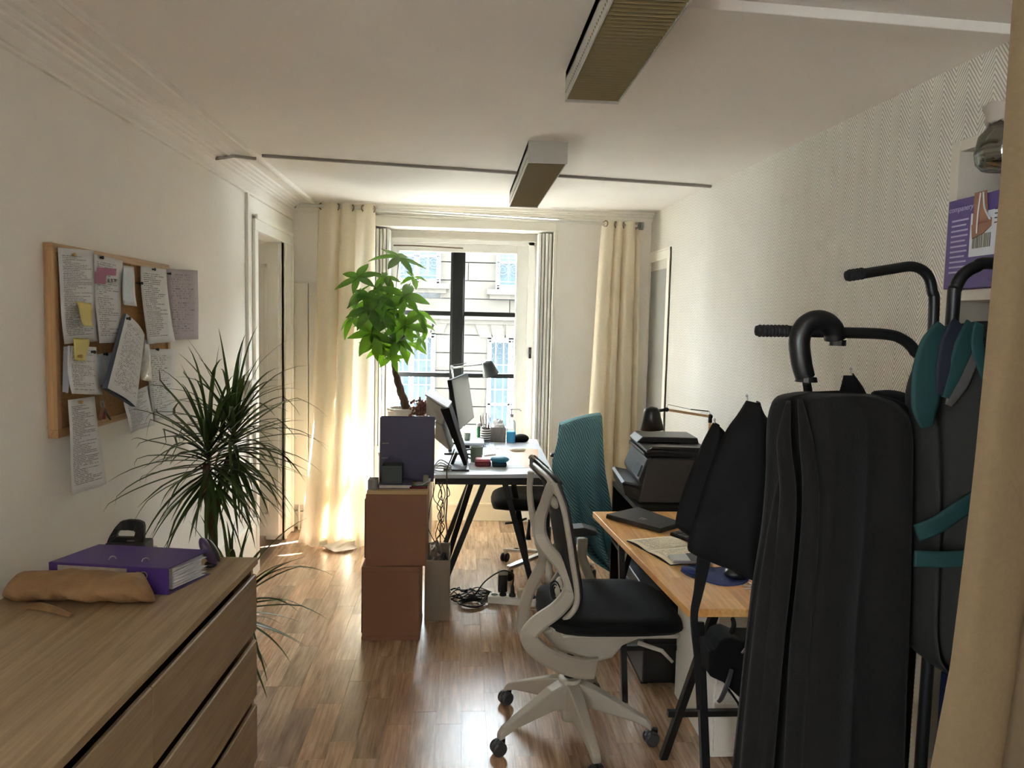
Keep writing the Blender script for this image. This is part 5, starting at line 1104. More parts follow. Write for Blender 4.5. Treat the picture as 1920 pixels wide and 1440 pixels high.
# desk lamp behind the monitors
dl = thing('desk_lamp', 'black desk lamp with bell shade behind the monitor at the window', 'desk lamp', (-0.04, 5.70, ZD))
m = MB(); m.lathe([(0.07, 0.0), (0.07, 0.014), (0.02, 0.02), (0.01, 0.03)], (-0.035, 5.70, ZD), 18); m.build('base', 'blackp', dl)
L0, L1, L2 = Vector((-0.035, 5.70, ZD+0.02)), Vector((-0.071,5.700,1.316)), Vector((0.163,5.660,1.351))
m = MB(); m.tube([L0, (L0.x+0.0, 5.70, 1.1), L1], 0.006, 8); m.tube([L1, L2], 0.006, 8); m.tube([L1+Vector((0, 0, 0.02)), L1+Vector((0.11, 0, 0.04))], 0.003, 6); m.tube([L1+Vector((0, 0, -0.01)), L1+Vector((0, 0, 0.02))], 0.009, 8); m.build('arm', 'alu', dl, smooth=True)
sh_c = Vector((0.212,5.660,1.315)); rt = rotX(18) @ rotY(-18)
m = MB(); m.lathe([(0.006, 0.07), (0.034, 0.066), (0.042, 0.05), (0.062, -0.045), (0.059, -0.045), (0.04, 0.045), (0.03, 0.055), (0.004, 0.056)], sh_c, 24, rt, cap=False); m.build('shade', mat('graphite_shade', (56, 62, 66), 0.4), dl, smooth=True)
m = MB(); m.ball(sh_c+rt @ Vector((0, 0, -0.01)), (0.026, 0.026, 0.03), 14, 10); m.build('bulb', 'white_pl', dl, smooth=True)
m = MB(); m.ball(L2, (0.014, 0.012, 0.012), 10, 8); m.tube([L2, sh_c+rt @ Vector((-0.03, 0, 0.055))], 0.008, 8); m.build('joint', 'blackp', dl, smooth=True)
# laptop stack and little pot
ls = thing('laptop', 'pair of closed laptops stacked behind the mug at the far side of the desk', 'laptop', (0.06, 5.62, ZD))
for i, (mm_, z) in enumerate((('bookcover', 0.0), ('desktop', 0.022))):
    m = MB(); slab(m, [(0.0, 5.46), (0.18, 5.46), (0.185, 5.72), (0.005, 5.72)], ZD+z, ZD+z+0.018); m.build('laptop_body', mm_, ls, bevel=0.003)
p = Vector((0.055,5.580,0.807)); sp = thing('small_pot', 'tiny green grey pot standing on the stacked laptops', 'pot', (p.x, 5.58, ZD+0.04))
m = MB(); m.lathe([(0.018, 0), (0.024, 0.004), (0.028, 0.055), (0.025, 0.055), (0.022, 0.01)], (p.x, 5.58, ZD+0.0402), 16); m.build('pot_body', 'mug', sp, smooth=False)
# mug
p = Vector((0.112,4.920,0.741)); mg = thing('mug', 'sage green mug behind the pink case on the white desk', 'mug', (p.x, 4.92, ZD))
m = MB(); m.lathe([(0.034, 0.0), (0.038, 0.003), (0.044, 0.105), (0.0405, 0.105), (0.035, 0.008), (0.002, 0.008)], (p.x, 4.92, ZD+0.0007), 24); m.build('mug_body', 'mug', mg, smooth=True)
m = MB(); m.lathe([(0.001, 0.092), (0.04, 0.092)], (p.x, 4.92, ZD), 20, cap=False); m.build('coffee', mat('coffee', (110, 84, 66), 0.15), mg)
m = MB(); m.tube(cr_spline([(p.x-0.037, 4.91, ZD+0.088), (p.x-0.068, 4.905, ZD+0.08), (p.x-0.07, 4.905, ZD+0.045), (p.x-0.037, 4.91, ZD+0.025)], 5), 0.006, 8); m.build('handle', 'mug', mg, smooth=True)
# two cases
p = Vector((0.149,4.733,0.742)); rc = thing('sunglasses_case', 'pink and maroon rounded case at the near edge of the white desk', 'case', (p.x, p.y, ZD))
px_, py_ = p.x, p.y+0.05
m = MB(); m.box(px_-0.05, px_+0.055, py_-0.045, py_+0.045, ZD+0.0025, ZD+0.036); m.build('case_body', 'maroon', rc, bevel=0.012, seg=3)
m = MB(); m.box(px_-0.046, px_+0.05, py_-0.042, py_+0.042, ZD+0.033, ZD+0.052); m.build('case_lid', 'redcase', rc, bevel=0.009, seg=3)
p = Vector((0.262,4.720,0.742)); bc = thing('earphone_case', 'blue cushion shaped case beside the pink case on the white desk', 'case', (p.x, p.y, ZD)); px_, py_ = p.x, p.y+0.055
m = MB(); m.box(px_-0.052, px_+0.042, py_-0.045, py_+0.045, ZD+0.0025, ZD+0.034); m.build('case_body', 'bluedark', bc, bevel=0.01, seg=3)
m = MB(); m.ball((px_-0.002, py_, ZD+0.046), (0.062, 0.055, 0.022), 16, 10); m.build('case_lid', 'bluecase', bc, smooth=True)
# papers, keyboard, pad
m = MB(); slab(m, [(0.049,4.661,0.742), (0.424,4.731,0.741), (0.374,5.008,0.742), (0.084,4.992,0.742)], ZD+0.0003, ZD+0.0022); tag(m.build('desk_paper', 'tissue', None), 'white sheet of paper under the two cases on the white desk', 'paper')
m = MB(); slab(m, [(0.421,4.733,0.741), (0.506,4.755,0.741), (0.578,5.429,0.741), (0.272,5.550,0.741), (0.275,5.210,0.741)], ZD+0.0003, ZD+0.0016); tag(m.build('desk_pad', 'leather', None), 'tan leather desk pad on the white desk', 'desk pad')
kb = thing('keyboard', 'white keyboard between the mug and the tan desk pad', 'keyboard', (0.205,5.354,0.742))
K = [Vector(p) for p in ((0.171,5.120,0.741), (0.255,5.188,0.741), (0.261,5.673,0.741), (0.127,5.714,0.741))]
m = MB(); slab(m, K, ZD+0.0003, ZD+0.009); m.build('key_tray', 'white_pl', kb, bevel=0.002)
for i in range(4):
    for j in range(12):
        u, v = (i+0.5)/4, (j+0.5)/12; A = K[0].lerp(K[1], u).lerp(K[3].lerp(K[2], u), v); s_ = (K[1]-K[0]).length/4*0.42; t_ = (K[2]-K[1]).length/12*0.40
        m = MB(); m.box(A.x-s_, A.x+s_, A.y-t_, A.y+t_, ZD+0.009, ZD+0.0115); m.build('key', 'keys', kb)
p = Vector((0.419,5.361,0.743)); ms = thing('computer_mouse', 'flat white computer mouse on the tan desk pad', 'mouse', (p.x, p.y, ZD))
m = MB(); m.ball((p.x, p.y, ZD+0.012), (0.06, 0.034, 0.016), 18, 10); o = m.build('mouse_shell', 'white_pl', ms, smooth=True)
m = MB(); m.tube(cr_spline([(p.x-0.055, p.y, ZD+0.008), (p.x-0.12, p.y+0.06, ZD+0.004), (p.x-0.17, p.y+0.09, ZD+0.004)], 5), 0.002, 6); m.build('mouse_cable', 'white_pl', ms, smooth=True)
# objects at the far side: tube, striped cup with pens, woven box, sanitiser, black mouse
p = Vector((0.144,5.741,0.741)); gt = thing('green_tube', 'green cylindrical tube standing left of the striped cup', 'bottle', (p.x, p.y, ZD))
m = MB(); m.lathe([(0.016, 0.0), (0.017, 0.12), (0.014, 0.124)], (p.x, p.y, ZD+0.0002), 16); m.build('tube_body', 'green', gt)
m = MB(); m.lathe([(0.0165, 0.125), (0.0165, 0.15), (0.013, 0.153)], (p.x, p.y, ZD), 16); m.build('tube_cap', 'white_pl', gt)
p = Vector((0.189,5.718,0.741)); cp = thing('pencil_cup', 'black and white striped cup full of pens on the white desk', 'pencil cup', (p.x+0.005, p.y, ZD)); px_, py_ = p.x+0.008, p.y
m = MB(); m.lathe([(0.036, 0.0), (0.042, 0.06), (0.041, 0.118), (0.037, 0.118), (0.036, 0.01), (0.001, 0.01)], (px_, py_, ZD+0.0003), 24); m.build('cup_body', 'striped', cp, smooth=True)
rnd = random.Random(4)
for i in range(9):
    a = i*0.7; q = Vector((px_+0.018*math.cos(a), py_+0.018*math.sin(a), ZD+0.02)); t_ = q+Vector((0.02*math.cos(a)-0.006, 0.02*math.sin(a), 0.20+rnd.uniform(-0.03, 0.03)))
    m = MB(); m.tube([q, t_], 0.0038, 6); m.build('pen', ('maroon', 'black', 'tissue', 'maroon', 'tan', 'black', 'silverp', 'maroon', 'purpledark')[i], cp)
p = Vector((0.294,5.752,0.741)); wbx = thing('woven_box', 'grey woven box holding crumpled plastic beside the striped cup', 'box', (p.x, p.y, ZD)); px_, py_ = p.x, p.y
m = MB()
for q in ((-0.062, 0.062, -0.002, 0.004), (-0.062, 0.062, 0.096, 0.102), (-0.062, -0.056, 0.004, 0.096), (0.056, 0.062, 0.004, 0.096), (-0.056, 0.056, 0.004, 0.096)): m.box(px_+q[0], px_+q[1], py_+q[2], py_+q[3], ZD+0.0003, ZD+(0.115 if q != (-0.056, 0.056, 0.004, 0.096) else 0.004))
m.build('box_wall', 'wicker', wbx)
tag(crumple((px_, py_+0.05, ZD+0.125), (0.05, 0.04, 0.045), 12, 14, 9, 0.22).build('crumpled_wrap', 'tissue', None), 'crumpled white wrapping filling the grey woven box', 'packaging')
p = Vector((0.392,5.733,0.741)); sz = thing('sanitiser_bottle', 'clear pump bottle half full of blue gel', 'bottle', (p.x+0.005, p.y, ZD)); px_, py_ = p.x+0.004, p.y
m = MB(); m.lathe([(0.034, 0.0), (0.036, 0.003), (0.036, 0.15), (0.03, 0.17), (0.014, 0.185), (0.013, 0.20)], (px_, py_, ZD+0.0003), 20, cap=False); m.build('bottle', 'clear', sz, smooth=True)
m = MB(); m.lathe([(0.033, 0.003), (0.034, 0.006), (0.034, 0.09)], (px_, py_, ZD), 20); m.build('gel', 'gel', sz, smooth=False)
m = MB(); m.lathe([(0.015, 0.20), (0.015, 0.225), (0.005, 0.228), (0.005, 0.255), (0.012, 0.257), (0.012, 0.268)], (px_, py_, ZD), 14); m.tube([(px_, py_, ZD+0.262), (px_+0.06, py_, ZD+0.262), (px_+0.075, py_, ZD+0.25)], 0.005, 8); m.build('pump', mat('pump_grey', (170, 172, 174), 0.4), sz)
p = Vector((0.480,5.791,0.741)); m = MB(); m.ball((p.x, p.y, ZD+0.026), (0.062, 0.045, 0.036), 18, 10)
for i, v in enumerate(m.v): v.z = max(ZD+0.0004, v.z); v.x += -0.03*(1-(v.z-ZD)/0.06) if v.x < p.x else 0
tag(m.build('pouch', 'nylon', None, smooth=True), 'black rounded pouch at the far right of the white desk', 'pouch')
# cables and clutter at the left of the desk
rnd = random.Random(31)
ORD = ['first', 'second', 'third', 'fourth', 'fifth', 'sixth', 'seventh', 'eighth', 'ninth']
def wig(a, b_, n, s_, seed, zmin=None):
    r2 = random.Random(seed); a, b_ = Vector(a), Vector(b_); out = [a]
    for i in range(1, n):
        q = a.lerp(b_, i/n)+Vector((r2.uniform(-s_, s_), r2.uniform(-s_, s_), r2.uniform(-s_, s_)))
        if zmin is not None: q.z = max(zmin, q.z)
        out.append(q)
    out.append(b_); return cr_spline(out, 6)
def cable(label, pts, r=0.004, mm_='cable', group=None):
    m = MB(); m.tube(pts, r, 6); return tag(m.build('cable', mm_, None, smooth=True), label, 'cable', group)
cable('black cable curling from the near monitor over the desk edge to the floor', cr_spline([(-0.033,4.620,0.877), (-0.054,4.560,0.821), (-0.075,4.500,0.772), (-0.073,4.450,0.701), (-0.071,4.450,0.587), (-0.076,4.470,0.466), (-0.068,4.480,0.348), (-0.10, 4.52, 0.02), (-0.04, 4.50, 0.006)], 6), 0.004)
GC = 'tangled cables hanging behind the boxes'
for i in range(7):
    x0 = -0.155+0.012*i; cable(ORD[i]+' thin dark cable from the left in the hanging tangle beside the boxes', wig((x0, 4.46+0.004*i, 0.70), (-0.15+0.02*((i*3) % 5), 4.44+0.01*i, 0.02), 9, 0.03, 50+i), 0.0028, 'cable', GC)
for i in range(3):
    cable(('nearest', 'middle', 'farthest')[i]+' of three looped pale cables at the left of the white desk', cr_spline([(-0.165, 4.56+0.05*i, 0.748), (-0.12, 4.62+0.05*i, 0.77+0.01*i), (-0.05, 4.56+0.06*i, 0.752), (-0.12, 4.52+0.05*i, 0.758+0.008*i), (-0.16, 4.60+0.04*i, 0.752)], 6), 0.004, 'silver', 'looped cables on the white desk')
# power strip and floor cables
ps = thing('power_strip', 'white power strip with plugs on the floor under the white desk', 'power strip', (0.347,4.379,0.000))
S0, S1 = Vector((0.181,4.329,0.000)), Vector((0.459,4.260,0.000)); S0.z = S1.z = 0.0; d = (S1-S0).normalized(); nrm_ = Vector((-d.y, d.x, 0))
m = MB(); m.quadbox([S0, S1, S1+nrm_*0.075, S0+nrm_*0.075]+[p+Vector((0, 0, 0.042)) for p in (S0, S1, S1+nrm_*0.075, S0+nrm_*0.075)]); m.build('strip_body', 'white_pl', ps, bevel=0.005)
for i, (t, kind) in enumerate(((0.12, 'o'), (0.30, 'p'), (0.50, 'p'), (0.70, 'a'), (0.92, 'p'))):
    c = S0.lerp(S1, t)+nrm_*0.037+Vector((0, 0, 0.0425))
    if kind == 'o':
        m = MB(); m.lathe([(0.001, 0.0), (0.02, 0.0), (0.021, 0.001)], c, 16); m.build('socket', 'greyp', ps)
    elif kind == 'p':
        m = MB(); m.lathe([(0.021, 0.0), (0.021, 0.012), (0.014, 0.02), (0.010, 0.06), (0.006, 0.07)], c, 12); m.build('plug', 'blackp', ps)
    else:
        m = MB(); m.box(c.x-0.028, c.x+0.028, c.y-0.02, c.y+0.02, c.z, c.z+0.05); m.build('adapter', 'edge', ps, bevel=0.006)
c = S0.lerp(S1, 0.28)+nrm_*0.05+Vector((0, 0, 0.11)); m = MB(); m.box(c.x-0.028, c.x+0.028, c.y-0.02, c.y+0.02, c.z-0.05, c.z+0.06); m.build('adapter', 'blackp', ps, bevel=0.008)
m = MB(); m.box(c.x-0.026, c.x+0.03, c.y-0.02, c.y+0.022, c.z+0.055, c.z+0.085); m.build('adapter', 'silver', ps, bevel=0.006)
pA, pB = S0.lerp(S1, 0.30)+nrm_*0.037+Vector((0, 0, 0.11)), S0.lerp(S1, 0.50)+nrm_*0.037+Vector((0, 0, 0.11))
GF = 'black cables on the floor by the power strip'
cable('black cable arching from the power strip over the floor', cr_spline([pB, pB+Vector((0, 0, 0.06)), pB+Vector((-0.06, 0.01, 0.085)), pB+Vector((-0.16, 0.02, 0.02)), (0.08, 4.38, 0.012), (-0.03, 4.42, 0.008)], 7), 0.0048)
for i in range(9):
    r2 = random.Random(80+i); y = 4.36+0.02*i; pts = [(S0.x+0.03, S0.y+0.08+0.01*i, 0.008)]
    for k in range(1, 7): pts.append((S0.x+0.02-k*0.04+r2.uniform(-0.02, 0.02), y+r2.uniform(-0.06, 0.06), 0.006+r2.uniform(0, 0.03)))
    cable(ORD[i]+' wriggling black floor cable counted from the viewer, left of the power strip', cr_spline(pts, 5), 0.0036, 'cable', GF)
for i in range(4):
    r_ = 0.05+0.006*i; cx_, cy_ = 0.085, 4.30; pts = [(cx_+r_*1.2*math.cos(t*0.5), cy_+r_*math.sin(t*0.5), 0.006+0.004*i+0.003*math.sin(t)) for t in range(13)]
    cable(('innermost', 'second', 'third', 'outermost')[i]+' loop of the coiled black cable on the floor by the power strip', cr_spline(pts, 3), 0.0035, 'cable', 'coiled cable loops on the floor')
cable('pale thin cable trailing in front of the power strip', cr_spline([S0.lerp(S1, 0.7)+nrm_*0.03+Vector((0, 0, 0.06)), S0.lerp(S1, 0.75)-nrm_*0.02+Vector((0, 0, 0.03)), S0.lerp(S1, 0.9)-nrm_*0.04+Vector((0, 0, 0.004)), S1-nrm_*0.05+Vector((0.06, 0, 0.004))], 6), 0.0025, 'edge')
m = MB(); q = Vector((0.145,4.295,0.010)); m.bar(q, q+Vector((0.03, 0.05, 0.02)), 0.02, 0.014); tag(m.build('loose_plug', 'blackp', None, bevel=0.003), 'loose black plug on the floor at the end of the power strip', 'plug')

# ================================================================ ON THE WOODEN TABLE
ZT = 0.74
lt = thing('laptop', 'closed matt black laptop on the far end of the wooden table', 'laptop', (0.891,3.452,0.745))
L_ = [(0.707,3.489,0.742), (0.906,3.236,0.742), (1.040,3.344,0.742), (0.898,3.636,0.742)]
m = MB(); slab(m, L_, ZT+0.002, ZT+0.018); m.build('laptop_body', 'laptop', lt, bevel=0.003)
m = MB(); cen = sum((Vector(p) for p in L_), Vector())/4; slab(m, [cen+(Vector(p)-cen)*0.992 for p in L_], ZT+0.018, ZT+0.024); m.build('laptop_lid', 'laptop', lt, bevel=0.003)
q = Vector((0.869,3.398,0.764)); m = MB(); m.bar((q.x-0.022, q.y, ZT+0.0243), (q.x-0.002, q.y+0.022, ZT+0.0243), 0.006, 0.0008); m.bar((q.x-0.002, q.y+0.022, ZT+0.0243), (q.x+0.014, q.y-0.004, ZT+0.0243), 0.006, 0.0008); m.bar((q.x-0.012, q.y-0.012, ZT+0.0243), (q.x+0.012, q.y+0.006, ZT+0.0243), 0.005, 0.0008); m.build('lid_emblem', 'alu', lt)
nb = thing('open_notebook', 'open lined notebook with handwriting on the wooden table', 'notebook', (0.866,2.989,0.745))
A = [(0.727,3.120,0.742), (0.776,2.969,0.742), (0.983,3.029,0.742), (0.938,3.178,0.742)]; B = [(0.776,2.969,0.742), (0.827,2.793,0.742), (1.032,2.846,0.742), (0.983,3.029,0.742)]
for n_, (q, sg) in enumerate(((A, 1), (B, -1))):
    m = MB(); slab(m, q, ZT+0.0004, ZT+0.0030); m.build('notebook_cover', 'bookcover', nb)
    q0, q1, q2, q3 = [Vector(p) for p in q]
    for v in (q0, q1, q2, q3): v.z = ZT+0.0055
    m = MB(); m.sheet(q0, q3, q2, q1, 8, 8, (lambda u, v: 0.010*math.sin(PI*min(1, v*1.1))*(0.4+0.6*v)) if n_ == 0 else (lambda u, v: 0.006*math.sin(PI*min(1, (1-v)*1.1))), (0, 0, 1)); m.build('page', 'cream_pages', nb, smooth=True, solid=0.0015)
ph = thing('power_bank', 'silver and black slim device lying on the open notebook', 'device', (0.912,2.846,0.755))
q = [(0.833,2.856,0.756), (0.832,2.777,0.756), (0.997,2.777,0.756), (1.012,2.884,0.756)]
m = MB(); slab(m, q, ZT+0.0125, ZT+0.026); m.build('device_body', 'silverp', ph, bevel=0.004)
qq = [Vector(p) for p in q]; m = MB(); slab(m, [qq[0].lerp(qq[3], 0.42), qq[1].lerp(qq[2], 0.42), qq[2].lerp(qq[1], 0.02), qq[3].lerp(qq[0], 0.02)], ZT+0.026, ZT+0.0268); m.build('device_face', 'blackp', ph)
kb2 = thing('keyboard', 'black keyboard half hidden behind the umbrella on the wooden table', 'keyboard', (1.017,3.185,0.745))
K = [Vector(p) for p in ((0.941,3.207,0.741), (1.001,3.086,0.741), (1.282,3.244,0.741), (1.213,3.368,0.741))]
m = MB(); slab(m, K, ZT+0.0003, ZT+0.012); m.build('key_tray', 'blackp', kb2, bevel=0.002)
for i in range(4):
    for j in range(10):
        u0, u1, v0, v1 = (i+0.08)/4, (i+0.92)/4, (j+0.08)/10, (j+0.92)/10
        f = lambda u, v: K[0].lerp(K[1], u).lerp(K[3].lerp(K[2], u), v)
        m = MB(); slab(m, [f(u0, v0), f(u1, v0), f(u1, v1), f(u0, v1)], ZT+0.012, ZT+0.016); m.build('key', 'blkkeys', kb2)
mp_ = thing('mouse_pad', 'dark blue mouse pad with a wrist rest on the wooden table', 'mouse pad', (0.981,2.700,0.742))
out = [(0.849,2.733,0.741), (0.873,2.771,0.741), (0.919,2.796,0.741), (0.972,2.765,0.741), (1.048,2.771,0.741), (1.098,2.733,0.741), (1.097,2.673,0.741), (1.058,2.604,0.741), (1.005,2.571,0.741), (0.946,2.571,0.741), (0.902,2.616,0.741), (0.860,2.673,0.741)]
m = MB(); slab(m, cr_spline(out+[out[0]], 4)[:-1], ZT+0.0003, ZT+0.004); m.build('pad', 'bluepad', mp_)
m = MB(); q = Vector((0.876,2.713,0.750)); m.ball((q.x, q.y, ZT+0.010), (0.022, 0.042, 0.012), 16, 8, rotZ(20)); m.build('wrist_rest', 'bluepad', mp_, smooth=True)
ms2 = thing('computer_mouse', 'black computer mouse on the blue mouse pad', 'mouse', (1.039,2.662,0.745))
m = MB(); q = Vector((1.039,2.656,0.755)); m.ball((q.x, q.y, ZT+0.016), (0.048, 0.036, 0.026), 18, 10)
for v in m.v: v.z = max(ZT+0.0042, v.z)
m.build('mouse_shell', 'blackp', ms2, smooth=True)
m = MB(); m.tube([(q.x-0.044, q.y+0.01, ZT+0.022), (q.x-0.02, q.y+0.012, ZT+0.04), (q.x+0.01, q.y+0.01, ZT+0.043)], 0.004, 6); m.build('scroll_wheel', 'alu', ms2, smooth=True)
ks = thing('key_bunch', 'silver keys lying near the front edge of the wooden table', 'keys', (1.053,2.540,0.742))
q = Vector((1.049,2.540,0.742)); m = MB(); m.torus((q.x+0.02, q.y, ZT+0.004), 0.012, 0.0018, None, 14, 6); m.build('key_ring', 'chrome', ks, smooth=True)
for a in (150, 200, 100):
    m = MB(); v = Vector((math.cos(R(a)), math.sin(R(a)), 0)); c = Vector((q.x+0.02, q.y, ZT+0.005)); m.bar(c+v*0.01, c+v*0.05, 0.008, 0.0025); m.ball(c+v*0.014, (0.009, 0.009, 0.002), 8, 4); m.build('key', 'chrome', ks)
# architect lamp
al = thing('architect_lamp', 'black architect lamp with light wooden arms clamped above the printer side', 'desk lamp', (1.18, 3.55, 0.74))
s_c = Vector((0.929,3.550,1.213)); e1 = Vector((1.001,3.550,1.266)); e2 = Vector((1.219,3.550,1.235))
m = MB(); m.lathe([(0.008, 0.066), (0.03, 0.06), (0.038, 0.045), (0.058, -0.046), (0.055, -0.046), (0.035, 0.04), (0.02, 0.052), (0.004, 0.054)], s_c, 24, rotY(-4), cap=False); m.build('shade', 'blackp', al, smooth=True)
m = MB(); m.ball(s_c, (0.024, 0.024, 0.03), 12, 8); m.build('bulb', 'white_pl', al, smooth=True)
m = MB(); m.ball(e1, 0.011, 10, 8); m.tube([e1, s_c+Vector((0.02, 0, 0.045))], 0.008, 8); m.ball(e2, 0.013, 10, 8); m.tube([e2, e2+Vector((0, 0, -0.03))], 0.01, 8); m.build('joint', 'blackp', al, smooth=True)
m = MB(); m.bar(e1, e2, 0.012, 0.012); m.build('upper_arm', 'pine_y', al); base_ = Vector((e2.x-0.004, 3.55, ZT+0.04))
m = MB(); m.bar(e2, base_, 0.012, 0.012); m.build('lower_arm', 'pine_y', al)
m = MB(); m.tube([e1+Vector((0, 0, 0.012)), e1+Vector((0.006, 0, 0.025)), e2+Vector((-0.1, 0, 0.034)), e2+Vector((-0.006, 0, 0.026)), e2+Vector((0, 0, 0.01))], 0.0012, 5); m.tube([e2+Vector((-0.1, 0, 0.034)), e2+Vector((-0.01, 0, 0.026))], 0.003, 6); m.build('tension_spring', 'blackp', al)
m = MB(); m.lathe([(0.012, 0.0), (0.016, 0.05)], (base_.x, 3.55, ZT), 12); m.box(base_.x-0.03, base_.x+0.03, 3.52, 3.58, ZT, ZT+0.012); m.build('clamp', 'blackp', al)

# ================================================================ RACK, COATS, UMBRELLA, SHELF (right foreground)
rk = thing('coat_rack', 'black bent tube coat rack with ribbed grips at the right', 'coat rack', (0.95, 1.6, 0.0))
def tubep(name, pts, r=0.0115, n=8): m = MB(); m.tube(cr_spline(pts, n), r, 12); return m.build(name, 'black', rk, smooth=True)
t_a = [(0.645,1.500,1.666), (0.764,1.500,1.665), (0.873,1.500,1.664), (0.916,1.500,1.654), (0.946,1.500,1.628), (0.963,1.500,1.584)]; pz = Vector(t_a[-1])
tubep('rack_tube', t_a+[(pz.x, 1.5, 1.2), (pz.x, 1.5, 0.6), (pz.x, 1.5, 0.012)])
t_b = [(0.883,1.620,1.795), (0.952,1.620,1.808), (1.003,1.620,1.815), (1.036,1.620,1.799), (1.051,1.620,1.763), (1.059,1.620,1.698)]; pz2 = Vector(t_b[-1])
tubep('rack_tube', t_b+[(pz2.x, 1.62, 1.3), (pz2.x, 1.62, 0.6), (pz2.x, 1.62, 0.012)])
t_c = [(0.995+0.25, 1.45, 1.80), (1.062,1.450,1.811), (1.029,1.450,1.803), (1.004,1.450,1.787), (0.990,1.450,1.760), (0.987,1.450,1.712)]; pz3 = Vector(t_c[-1])
tubep('rack_tube', t_c+[(pz3.x, 1.45, 1.3), (pz3.x, 1.45, 0.6), (pz3.x, 1.45, 0.012)], 0.0125)
def grip(p, q, n, r):
    p, q = Vector(p), Vector(q); prof = [(0.003, 0.0), (r*0.8, 0.002)]; L = (q-p).length
    for i in range(n): z = 0.006+(L-0.01)*i/n; w = (L-0.01)/n; prof += [(r*0.86, z), (r, z+w*0.3), (r, z+w*0.65), (r*0.86, z+w*0.95)]
    prof += [(r*0.8, L)]; rt = (q-p).to_track_quat('Z', 'Y').to_matrix(); m = MB(); m.lathe(prof, p, 16, rt); return m.build('ribbed_grip', 'rubber', rk, smooth=False)
grip((0.601,1.500,1.665), (0.675,1.500,1.666), 8, 0.0128); grip((0.848,1.620,1.790), (0.893,1.620,1.798), 4, 0.0135)
m = MB(); m.bar((pz.x, 1.36, 0.014), (pz.x, 1.78, 0.014), 0.024); m.bar((pz.x-0.12, 1.45, 0.014), (pz3.x+0.1, 1.45, 0.014), 0.024); m.bar((pz.x, 1.5, 0.25), (pz3.x, 1.45, 0.25), 0.016); m.build('foot_bar', 'black', rk)
# umbrella hooked on the lower arm
um = thing('umbrella', 'black umbrella with crook handle hooked on the rack arm', 'umbrella', (0.713,1.500,1.557))
hk = cr_spline([(0.765,1.490,1.651), (0.759,1.487,1.671), (0.738,1.484,1.687), (0.714,1.482,1.687), (0.695,1.481,1.674), (0.686,1.480,1.646), (0.693,1.480,1.602), (0.703,1.480,1.572)], 6)
m = MB(); m.tube(hk, [0.0205, 0.0215, 0.0215, 0.0215, 0.021, 0.021, 0.0205, 0.019], 14); m.build('crook_handle', 'blackp', um, smooth=True)
m = MB(); m.lathe([(0.016, 0.0), (0.0165, 0.012)], Vector((0.772,1.490,1.638)), 12); m.lathe([(0.022, 0), (0.02, 0.01)], Vector((0.705,1.480,1.563)), 14); m.tube([(0.706,1.480,1.563), (0.727,1.500,1.513), (0.755,1.520,1.351), (0.781,1.540,1.123)], 0.009, 8); m.build('shaft', 'blackp', um)
def panel(name, left, right, ny, depth, seed=0.0):
    Ls, Rs = cr_spline(left, 5), cr_spline(right, 5)
    def fn(u, v):
        i = min(int(v*(len(Ls)-1)), len(Ls)-2); f = v*(len(Ls)-1)-i; j = min(int(v*(len(Rs)-1)), len(Rs)-2); g = v*(len(Rs)-1)-j
        p = (Ls[i]*(1-f)+Ls[i+1]*f)*(1-u)+(Rs[j]*(1-g)+Rs[j+1]*g)*u; p.y += depth*math.sin(PI*u)+0.012*math.sin(u*11+v*3+seed)*v; return p
    m = MB(); m.grid(fn, 18, 26); return m.build(name, 'nylon', um, smooth=True, solid=0.003)
panel('canopy_panel', [(0.543,1.560,1.465), (0.519,1.550,1.424), (0.495,1.540,1.368), (0.473,1.530,1.312), (0.458,1.520,1.260), (0.464,1.520,1.246), (0.497,1.520,1.225)], [(0.546,1.560,1.465), (0.569,1.550,1.442), (0.588,1.540,1.403), (0.605,1.530,1.348), (0.609,1.520,1.293), (0.611,1.520,1.252), (0.613,1.520,1.221)], 10, -0.03, 1)
panel('canopy_panel', [(0.598,1.520,1.518), (0.577,1.510,1.489), (0.548,1.500,1.452), (0.515,1.490,1.378), (0.487,1.480,1.291), (0.470,1.480,1.223), (0.485,1.480,1.205), (0.537,1.480,1.183)], [(0.619,1.520,1.518), (0.635,1.510,1.488), (0.645,1.500,1.467), (0.656,1.490,1.379), (0.662,1.480,1.292), (0.666,1.480,1.212), (0.669,1.480,1.156), (0.658,1.480,1.142)], 10, -0.04, 2)
panel('canopy_panel', [(0.837,1.580,1.571), (0.822,1.570,1.530), (0.784,1.560,1.437), (0.738,1.550,1.321), (0.692,1.540,1.206), (0.684,1.540,1.135)], [(0.856,1.580,1.576), (0.886,1.570,1.531), (0.916,1.560,1.439), (0.924,1.550,1.322), (0.920,1.540,1.206), (0.913,1.540,1.123)], 10, -0.02, 3)
for p in ((0.598,1.520,1.522), (0.852,1.580,1.579), (0.545,1.560,1.466)):
    m = MB(); p = Vector(p); m.tube([p+Vector((0.004, 0, -0.012)), p+Vector((0, 0, 0.006))], 0.0016, 6); m.ball(p+Vector((0, 0, 0.007)), 0.003, 8, 6); m.build('rib_tip', 'alu', um)
m = MB(); m.sweep(cr_spline([(0.519,1.500,1.217), (0.510,1.490,1.175), (0.503,1.490,1.118), (0.496,1.490,1.072), (0.500,1.490,1.026), (0.511,1.500,0.963), (0.520,1.500,0.857)], 5), (0.1, 1, 0), [0.034, 0.028, 0.02, 0.016, 0.016, 0.014, 0.012], 0.004); m.build('wrist_strap', 'nylon', um)
